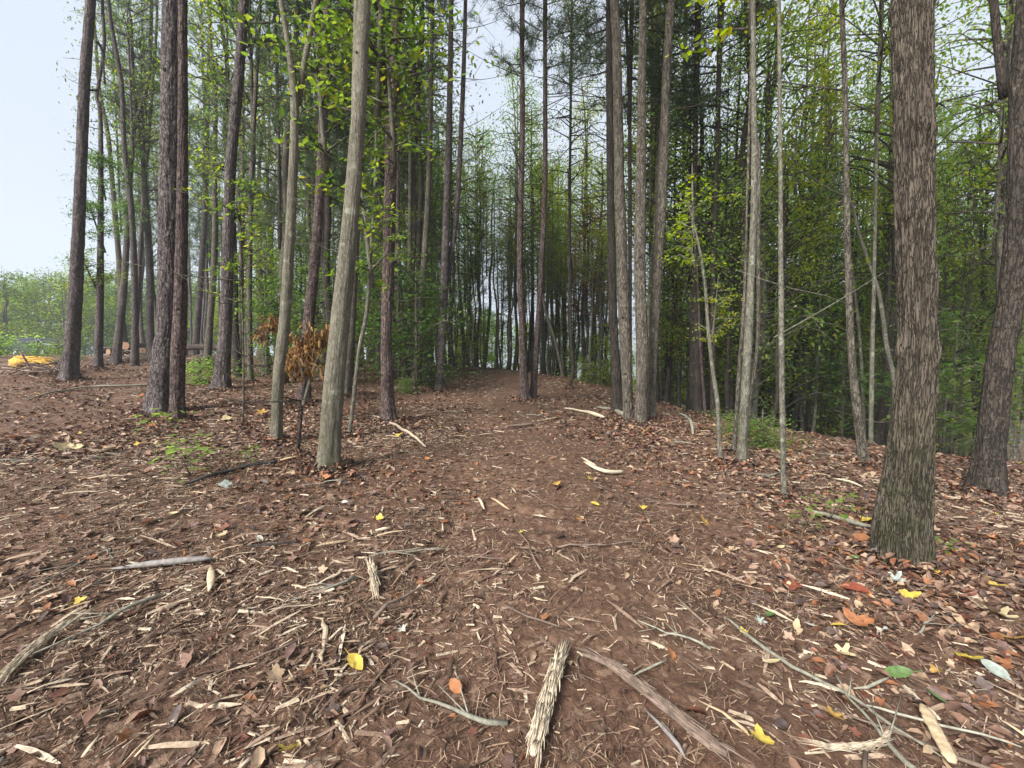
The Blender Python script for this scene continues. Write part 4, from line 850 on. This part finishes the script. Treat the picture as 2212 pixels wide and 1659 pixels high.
stick('fallen_branch', 'straight cut stick lying across the trail below the two trail pines', 'branch', BS, [(1091, 929, 5), (1120, 925, 6), (1152, 921, 6)])
stick('wood_splinter', 'pale splinter right of the straight cut stick across the trail', 'splintered wood', WD, [(1160, 913, 3), (1185, 909, 5), (1206, 905, 4)], flatz=.5)
stick('fallen_branch', 'thin branch with a peeled end left of the furrowed cluster', 'branch', M['shred'], [(1219, 885, 3), (1260, 893, 5), (1285, 900, 9), (1305, 906, 5)])
stick('fallen_branch', 'grey branch with an orange cut end against the furrowed cluster', 'branch', LS, [(1289, 883, 4), (1320, 890, 8), (1347, 901, 10)])
stick('fallen_branch', 'arched grey branch on the bank right of the furrowed cluster', 'branch', LS, [(1468, 897, 4), (1485, 908, 6), (1495, 925, 7), (1497, 942, 5)])
stick('fallen_branch', 'lichen covered stick ending at the foot of the big furrowed tree', 'branch', LS, [(1737, 1108, 7), (1790, 1122, 11), (1840, 1137, 12), (1886, 1148, 11)])
stick('fallen_branch', 'thin tan stick in the leaves left of the big furrowed tree', 'branch', M['shred'], [(1800, 1039, 3), (1835, 1047, 6), (1864, 1058, 5)])
stick('fallen_branch', 'brown slanting stick leading down to the yellow patch right of the trail', 'branch', BS, [(1455, 1290, 4), (1490, 1330, 6), (1540, 1375, 5)])
stick('fallen_branch', 'thin brown stick arching over the soil right of the trail centre', 'branch', BS, [(1087, 1318, 3), (1140, 1345, 5), (1215, 1372, 4)])
stick('fallen_branch', 'curled twig beside the soil patch at lower left centre', 'branch', BS, [(538, 1445, 4), (580, 1425, 5), (640, 1400, 5), (655, 1380, 3)])
stick('fallen_branch', 'dark stick lying on the soil left of the trail in the middle distance', 'branch', M['blk'], [(530, 1190, 3), (600, 1184, 5), (655, 1180, 3)])
stick('wood_splinter', 'grey upright splinter cluster left of the trail centre', 'splintered wood', M['shred'], [(800, 1225, 12), (806, 1258, 14), (812, 1300, 8)], rag=True)
stick('wood_splinter', 'short bone pale stick left of the trail', 'wood chip', WD, [(812, 1155, 5), (830, 1152, 8), (846, 1150, 5)])
stick('wood_splinter', 'straight pale splinter in the middle of the trail, left one of two', 'wood chip', WD, [(1032, 1084, 5), (1040, 1095, 7), (1046, 1108, 4)])
stick('wood_splinter', 'straight pale splinter in the middle of the trail, right one of two', 'wood chip', WD, [(1060, 1083, 3), (1080, 1096, 6), (1100, 1110, 4)])
# random larger chips, one object each, shared meshes
CH = []
for i in range(8):
    g3 = np.random.default_rng(300 + i); L = g3.uniform(.10, .22); k = 7; x = np.linspace(-L / 2, L / 2, k)
    W = np.column_stack([x, g3.normal(0, .004, k), g3.uniform(0, .01) + .012 * np.sin(np.linspace(0, 3.1, k)) * g3.uniform(0, 1), np.array([.3, .8, 1, 1, .9, .7, .2]) * g3.uniform(.006, .013)])
    V, Q = tube(W, 6, .25, i * 3.3); V[:, 2] = W[:, 2].repeat(6) + (V[:, 2] - W[:, 2].repeat(6)) * .45
    mbc = MB(); mbc.add(V, Q, 0, g3.random()); CH.append(mbc.mesh('wood_splinter', [pick(WD, M['shred'], M['shred'])], False))
X, Y, Z, g2 = place(1200, 1.7, 13, 1.0, 56, 71, k_chip)
for i in range(min(170, len(X))):
    o = inst('wood_splinter', CH[int(g2.integers(0, 8))], None, (X[i], Y[i], Z[i] + .022), (g2.normal(0, .1), g2.normal(0, .12), g2.uniform(0, 6.28)), (g2.uniform(.6, 1.35),) * 3)
    tag(o, 'pale splinter of shredded wood lying loose on the brown forest floor', 'wood chip', 'loose pale splinters on the forest floor')
TWG = []
for i in range(5):
    g3 = np.random.default_rng(400 + i); L = g3.uniform(.35, .8); k = 8; x = np.linspace(-L / 2, L / 2, k)
    W = np.column_stack([x, np.cumsum(g3.normal(0, .012, k)), np.abs(g3.normal(0, .008, k)), np.linspace(.009, .003, k)])
    mbc = MB(); add_tube(mbc, spline(W, .05), 6, 0, g3.random(), .15, i)
    for _ in range(3):
        j = g3.integers(2, 7); e = W[j, :3] + [g3.uniform(.05, .15), g3.normal(0, .1), .02]; add_tube(mbc, np.array([[*W[j, :3], .003], [*e, .0015]]), 4, 0, .5)
    TWG.append(mbc.mesh('fallen_twig', [pick(BS, M['lich'], BS)]))
X, Y, Z, g2 = place(200, 1.6, 15, 1.1, 58, 72)
for i in range(110):
    o = inst('fallen_twig', TWG[int(g2.integers(0, 5))], None, (X[i], Y[i], Z[i] + .02), (g2.normal(0, .08), g2.normal(0, .06), g2.uniform(0, 6.28)), (g2.uniform(.6, 1.3),) * 3)
    tag(o, 'thin crooked brown twig lying loose on the forest floor', 'twig', 'loose twigs on the forest floor')

# ------------------------------------------------------------------ coloured fallen leaves
LM = {}
def leafmesh(kind, v=0):
    key = kind + str(v)
    if key in LM: return LM[key]
    gg = np.random.default_rng(sum(map(ord, kind)) * 7 + v)
    if kind[0] == 'l':
        n = 30; t = np.arange(n) * 2 * np.pi / n; nl = (5, 3, 4, 5)[v]
        rr = .34 + (.13, .10, .07, .16)[v] * np.cos(nl * t) + .03 * gg.normal(0, 1, n) + .03 * np.cos(t); rr[n // 2] = .22
        V = np.column_stack([rr * np.cos(t) * 1.1, rr * np.sin(t), np.zeros(n)]); V = np.vstack([V, V * [.5, .5, 1], [[0, 0, 0]]])
        Fc = [[i, (i + 1) % n, n + (i + 1) % n, n + i] for i in range(n)]; F3 = [[2 * n, n + i, n + (i + 1) % n] for i in range(n)]
    else:
        n = 12; x = np.linspace(-.5, .5, n); w_ = (.20 + .08 * v / 3) * np.sin(np.pi * (x + .5)) ** .75 + .012 + .012 * gg.normal(0, 1, n)
        V = np.vstack([np.column_stack([x, w_, x * 0]), np.column_stack([x, x * 0, x * 0]), np.column_stack([x, -w_, x * 0])])
        Fc = [[a_ * n + i, a_ * n + i + 1, (a_ + 1) * n + i + 1, (a_ + 1) * n + i] for a_ in (0, 1) for i in range(n - 1)]; F3 = None
    c1, c2, c3 = gg.uniform(.2, 1.1), gg.uniform(-.2, .6), gg.uniform(.3, .9)
    V[:, 2] = c1 * V[:, 1] ** 2 + c2 * V[:, 0] ** 2 + .25 * np.abs(V[:, 1]) * c3 + .03 * vn(V[:, 0] * 6 + v * 3, V[:, 1] * 6, 1.5)
    st = np.array([[-.3, .012, .01], [-.3, -.012, .01], [-.85, -.01, .05], [-.85, .01, .05]])
    mbl = MB(); base_c = {'y': .06, 'a': .18, 'o': .3, 'r': .42, 'c': .55, 'g': .8, 'p': .93, 'w': .66}[kind[1]]
    mbl.add(V, np.array(Fc), 0, base_c)
    if F3: mbl.F.append((np.array(F3), 0))
    mbl.add(st, np.array([[0, 1, 2, 3]]), 0, base_c); LM[key] = mbl.mesh('fallen_leaf', [M['col']], True); return LM[key]
def leaf(px, py, wpx, kind, label, group=None):
    p = hit(px, py); s = wpx * p[1] / F * 1.3; gg = np.random.default_rng(int(px * 3 + py))
    o = inst('fallen_leaf', leafmesh(kind, int(gg.integers(0, 4))), None, (p[0], p[1], p[2] + .032), (gg.normal(0, .28), gg.normal(0, .28) , gg.uniform(0, 6.28)), (s, s, s))
    tag(o, label, 'leaf', group)
for a in ((768, 1447, 42, 'ey', 'bright yellow leaf on bare soil in the left centre foreground'), (627, 1642, 46, 'ly', 'yellow leaf cut by the bottom edge left of centre'),
          (985, 1500, 34, 'eo', 'curled orange leaf at the lower centre of the trail'), (1643, 1615, 44, 'ly', 'yellow leaf on the bottom edge between the pale splinters'),
          (1799, 1561, 36, 'la', 'orange yellow lobed leaf under the long lichen branch'), (1810, 1363, 24, 'ey', 'yellow leaf touching the large orange leaf'),
          (1852, 1357, 54, 'lo', 'large orange leaf in the right foreground litter'), (1963, 1300, 34, 'ly', 'yellow leaf on the litter below the big furrowed tree'),
          (2093, 1438, 44, 'ly', 'yellow leaf near the right edge above the pale oval leaf'), (1938, 1469, 44, 'eg', 'large green leaf beside the short rough grey stick'),
          (2024, 1523, 36, 'eg', 'narrow green leaf just above the pale plank'), (2158, 1341, 48, 'lc', 'cream leaf at the right edge'), (2150, 1275, 28, 'ly', 'small yellow leaf above the cream leaf at the right edge'),
          (1934, 1262, 28, 'lp', 'pale blue green leaf below the big furrowed tree'), (1934, 1312, 20, 'lp', 'small pale blue green leaf left of the yellow leaf'),
          (1641, 1352, 20, 'lp', 'pale blue leaf near the top of the long lichen branch'), (1664, 1339, 22, 'eg', 'small green leaf near the top of the long lichen branch'),
          (2149, 1460, 42, 'ep', 'pale oval leaf near the right edge below the yellow leaf'), (1844, 1282, 46, 'er', 'red orange leaf left of the pale blue green leaf'),
          (1709, 1275, 36, 'lr', 'reddish brown broad leaf in the litter right of the trail'), (1749, 1362, 18, 'ew', 'small whitish leaf, right one of two in the litter'),
          (1720, 1363, 24, 'ec', 'small cream leaf, left one of two in the litter'), (1909, 1375, 26, 'lw', 'grey leaf right of the large orange leaf'), (2190, 1393, 40, 'la', 'tan yellow leaf on the right edge'),
          (1819, 1422, 34, 'lc', 'tan leaf above the lower litter right of the long branch'), (1607, 1378, 18, 'ly', 'yellow green leaf stuck on the long lichen branch'), (1447, 1429, 30, 'lo', 'small orange leaf near the tip of the grey forked twig'),
          (1668, 1447, 30, 'ec', 'cream oval leaf left of the long lichen branch'), (310, 858, 20, 'lo', 'orange leaf left of the touching pair of pines'), (326, 925, 26, 'eo', 'orange leaf left of the green seedling'),
          (491, 910, 28, 'lc', 'pale yellow maple leaf right of the touching pair'), (146, 973, 44, 'lc', 'large cream leaf in the left litter'), (29, 951, 30, 'eo', 'orange leaf at the left edge'),
          (319, 1137, 30, 'eo', 'orange tan leaf in the left middle foreground'), (565, 895, 20, 'la', 'amber leaf left of the forking grey trunk'), (605, 956, 24, 'ly', 'yellow leaf at the foot of the forking grey trunk'),
          (702, 1043, 30, 'lo', 'orange leaf just below the smooth pale grey trunk'), (576, 973, 12, 'ew', 'small white oval leaf above the pale plank like splinter'), (655, 1115, 26, 'lc', 'cream leaf on the soil below the smooth pale grey trunk'),
          (477, 1167, 24, 'ec', 'cream leaf above the grey branch piece at left'), (698, 1144, 14, 'ew', 'small white round leaf left of the trail'), (562, 1173, 16, 'ew', 'white leaf near the dark stick on the soil'),
          (488, 1054, 24, 'lp', 'pale blue green leaf below the black charred stick'), (1273, 1040, 18, 'ly', 'yellow leaf below the curved peeled branch in the trail'), (1285, 1096, 16, 'ey', 'yellow leaf in the trail below the other yellow one'),
          (1390, 1104, 16, 'ly', 'yellow leaf right of the trail centre'), (1252, 1126, 22, 'lc', 'tan leaf in the trail among white splinters'), (1201, 1053, 20, 'la', 'amber leaf in the middle of the trail'),
          (1342, 1061, 10, 'ey', 'tiny yellow leaf right of the curved peeled branch'), (1291, 925, 12, 'ly', 'small yellow leaf left of the furrowed cluster foot'), (1397, 936, 16, 'la', 'amber leaf below the furrowed cluster'),
          (923, 997, 14, 'eo', 'small orange leaf at the left side of the trail'), (862, 946, 16, 'ly', 'yellow leaf under the thin tan branch'), (870, 1372, 22, 'lw', 'whitish star shaped leaf on the soil at lower centre'),
          (1517, 1132, 26, 'la', 'amber curled leaf right of the trail'), (1252, 1130, 14, 'eo', 'orange leaf beside the tan trail leaf'), (1871, 1132, 22, 'ly', 'yellow leaf left of the foot of the big furrowed tree'), (1860, 1172, 34, 'eo', 'long orange leaf under the lichen stick')):
    leaf(*a)
X, Y, Z, g2 = place(900, 2.2, 14, 1.0, 57, 81, k_leaf)
kinds = ['ly', 'la', 'lo', 'er', 'ec', 'ew', 'eg', 'lc', 'ec', 'lo', 'er', 'ly']
names = {'y': 'yellow', 'a': 'amber', 'o': 'orange', 'r': 'dull red', 'c': 'cream', 'w': 'greyish white', 'g': 'green'}
for i in range(min(190, len(X))):
    kd = kinds[int(g2.integers(0, len(kinds)))]; s = g2.uniform(.035, .085)
    o = inst('fallen_leaf', leafmesh(kd, int(g2.integers(0, 4))), None, (X[i], Y[i], Z[i] + .03), (g2.normal(0, .3), g2.normal(0, .3), g2.uniform(0, 6.28)), (s, s, s))
    tag(o, 'small ' + names[kd[1]] + ' leaf scattered among the brown litter of the forest floor', 'leaf', 'small ' + names[kd[1]] + ' leaves scattered in the litter')

# ------------------------------------------------------------------ things in the clearing on the left
def log(px, py, D, L, r, yaw, label, mat, pitch=0.0, zoff=None):
    p = at(px, py, D); root = empty('log', p, label, 'log', None, yaw); root.rotation_euler = (0, pitch, yaw)
    k = 9; x = np.linspace(-L / 2, L / 2, k); W = np.column_stack([x, .02 * np.sin(x * 3), .02 * np.cos(x * 4), np.full(k, r)])
    mb = MB(); V, Q = tube(spline(W, .15), 20, .05, px * .1); mb.add(V, Q); mb.build('bark', mat, root)
    for sx in (-1, 1):
        th = np.arange(20) * math.pi / 10; c = np.column_stack([np.full(20, sx * (L / 2 + .004)), np.cos(th) * r * .98, np.sin(th) * r * .98 + .02 * math.cos(L * 2)])
        rim = c.copy(); rim[:, 0] -= sx * .03; m2 = MB(); m2.add(np.vstack([rim, c]), np.array([[i, (i + 1) % 20, 20 + (i + 1) % 20, 20 + i] for i in range(20)]), 0, .4)
        m2.F.append((np.arange(20, 40)[None], 0)); m2.build('cut_end', M['cut'], root, False)
log(272, 758, 21, 2.2, .15, R(62), 'grey log at the left of the log pile', M['greybark'] if 'greybark' in M else GB)
log(302, 749, 21.3, 2.4, .18, R(105), 'topmost log of the log pile with an orange cut end', GB)
log(318, 758, 21, 2.0, .14, R(120), 'log at the right of the pile pointing at the viewer', GB)
log(294, 762, 20.8, 2.3, .15, R(75), 'dark log in the bottom of the log pile', DK)
log(330, 753, 21.4, 1.8, .12, R(20), 'thin pale log on the right end of the pile', LI, -.25)
log(440, 750, 19, 1.3, .13, R(4), 'reddish log lying behind the bright green bush', PRD)
# freshly broken orange yellow trunk butt
p = at(70, 772, 13.0); p[2] = float(gz(p[0], p[1])) + .03; root = empty('splintered_log', p, 'freshly splintered orange yellow log on the mound at far left', 'broken log')
mb = MB(); W = spline(np.array([[-.55, 0, .0, .17], [-.3, 0, .10, .17], [.0, .03, .12, .10], [.35, .0, .05, .06], [.62, 0, -.06, .02]]), .05)
V, Q = tube(W, 16, .3, 4.4); V[:, 2] += .02 * np.sin(V[:, 0] * 40); mb.add(V, Q, 0, np.tile(rng.random(16), len(W)))
for _ in range(60):
    a = rng.uniform(-.55, .4); z = rng.uniform(.02, .24); y = rng.uniform(-.14, .1); l = rng.uniform(.12, .4)
    add_tube(mb, np.array([[a, y, z, .012], [a + l * .5, y, z - .01, .009], [a + l, y - .02, z - l * .28 + rng.uniform(-.02, .03), .002]]), 4, 0, rng.random())
mb.build('split_wood', M['orangewood'], root)
m2 = MB(); V, Q = tube(spline(np.array([[-.6, .02, .2, .05], [-.3, .03, .27, .05], [.0, .04, .22, .03]]), .08), 10, .2, 2); m2.add(V, Q); m2.build('bark', GB, root)

def brush(px, py, D, w_, h_, n, label, seed):
    g = np.random.default_rng(seed); x = (px - CX) / F * D; mb = MB()
    for _ in range(n):
        a = np.array([g.normal(0, w_ * .4), g.normal(0, w_ * .3), abs(g.normal(0, h_ * .5))]); d = g.normal(0, 1, 3) * [1, .8, .35]; d /= np.linalg.norm(d); l = g.uniform(.3, 1.0)
        add_tube(mb, spline(np.array([[*(a - d * l / 2), g.uniform(.012, .03)], [*(a + g.normal(0, .04, 3)), .015], [*(a + d * l / 2), .006]]), .2), 5, 0, g.random())
    o = mb.build('brush_pile', BS); o.location = (x, D, float(gz(x, D))); tag(o, label, 'brush pile')
brush(300, 775, 19.5, 1.6, .35, 130, 'messy reddish brown brush pile at the foot of the log pile', 5)
brush(110, 785, 12.4, 1.1, .22, 70, 'low tangle of broken brown sticks beside the yellow splintered log', 6)
brush(455, 778, 17.5, 1.2, .25, 60, 'loose brown brush around the reddish log', 7)
# parked dark vehicle, only its upper half above the mound
def vehicle(px, D):
    x = (px - CX) / F * D; z = float(gz(x, D)); root = empty('parked_car', (x, D, z), 'dark parked vehicle half hidden behind the mound at far left', 'car', None, R(-12))
    paint = plain('dark_blue_paint', (.02, .025, .035), .3); glass = plain('car_glass', (.012, .014, .018), .08, spec=.8); silver = plain('pale_panel', (.55, .56, .56), .35); rub = plain('rubber', (.02, .02, .02), .8)
    def prism(prof, w0, name, mat, par, inset=None):
        n = len(prof); A = np.array([[a, -w0 / 2, b] for a, b in prof]); B = A * [1, -1, 1]
        if inset is not None:
            for i in inset: A[i, 1] += .14; B[i, 1] -= .14
        mbp = MB(); mbp.add(np.vstack([A, B]), np.array([[i, (i + 1) % n, n + (i + 1) % n, n + i] for i in range(n)])); mbp.F.append((np.arange(n)[None, ::-1], 0)); mbp.F.append((np.arange(n, 2 * n)[None], 0))
        o = mbp.build(name, mat, par, False); bv = o.modifiers.new('b', 'BEVEL'); bv.width = .03; bv.segments = 2; return o
    prism([(-2.2, .35), (2.15, .35), (2.25, .7), (2.1, .92), (1.0, 1.0), (-2.1, 1.02), (-2.25, .7)], 1.8, 'body', paint, root)
    prism([(-1.7, 1.0), (1.0, 1.0), (.35, 1.48), (-1.35, 1.5)], 1.66, 'cabin', paint, root, inset=(2, 3))
    prism([(.50, 1.42), (1.02, 1.03), (1.05, 1.05), (.53, 1.44)], 1.3, 'windscreen', glass, root)
    prism([(1.1, 1.01), (2.05, .935), (2.05, .945), (1.1, 1.03)], 1.5, 'bonnet', silver, root)
    for sy in (-1, 1):
        mbp = MB(); A = np.array([[-1.4, 0, 1.06], [.6, 0, 1.06], [.25, 0, 1.4], [-1.25, 0, 1.42]]); A[:, 1] = [sy * .84, sy * .84, sy * .745, sy * .74]
        B = A + [0, sy * .012, 0]; mbp.add(np.vstack([A, B]), np.array([[0, 1, 5, 4], [1, 2, 6, 5], [2, 3, 7, 6], [3, 0, 4, 7], [4, 5, 6, 7], [3, 2, 1, 0]])); mbp.build('side_window', glass, root, False)
        mbp = MB(); V, Q = tube(np.array([[2.12, sy * .62, .72, .1], [2.25, sy * .62, .72, .1], [2.26, sy * .62, .72, .01]]), 12); mbp.add(V, Q); mbp.build('headlight', silver, root)
        for xx in (-1.4, 1.4):
            mbp = MB(); V, Q = tube(np.array([[xx, sy * .70, .33, .2], [xx, sy * .70, .33, .33], [xx, sy * .92, .33, .33], [xx, sy * .93, .33, .2]]) + [[0, 0, 0, 0], [0, sy * .001, 0, 0], [0, 0, 0, 0], [0, 0, 0, 0]], 24); mbp.add(V, Q); wh = mbp.build('wheel', rub, root)
            mbp = MB(); V, Q = tube(np.array([[xx, sy * .91, .33, .19], [xx, sy * .935, .33, .17], [xx, sy * .94, .33, .02]]), 16); mbp.add(V, Q); mbp.build('rim', silver, wh)
vehicle(96, 34)
bush(128, 765, 30, 1.5, M['g_mid'], 'green bush right of the dark parked vehicle')
bush(84, 772, 22, .9, M['g_lite'], 'low weedy green plant in front of the dark parked vehicle')

# ------------------------------------------------------------------ damp air
def haze():
    x, y0, y1, z0, z1 = 158, -156, 156, -12, 45
    V = np.array([[a, b, c] for a in (-x, x) for b in (y0, y1) for c in (z0, z1)], float)
    mb = MB(); mb.add(V, np.array([[0, 1, 3, 2], [4, 6, 7, 5], [0, 4, 5, 1], [2, 3, 7, 6], [0, 2, 6, 4], [1, 5, 7, 3]]))
    m, t, o = newmat('haze'); v = t.nodes.new('ShaderNodeVolumePrincipled'); v.inputs['Color'].default_value = (.86, .93, 1, 1); v.inputs['Density'].default_value = .0011
    t.links.new(v.outputs[0], o.inputs['Volume']); ob = mb.build('haze', m, None, False); ob.display_type = 'WIRE'; tag(ob, kind='stuff')
haze()
S.cycles.volume_bounces = 1; S.cycles.volume_step_rate = 4
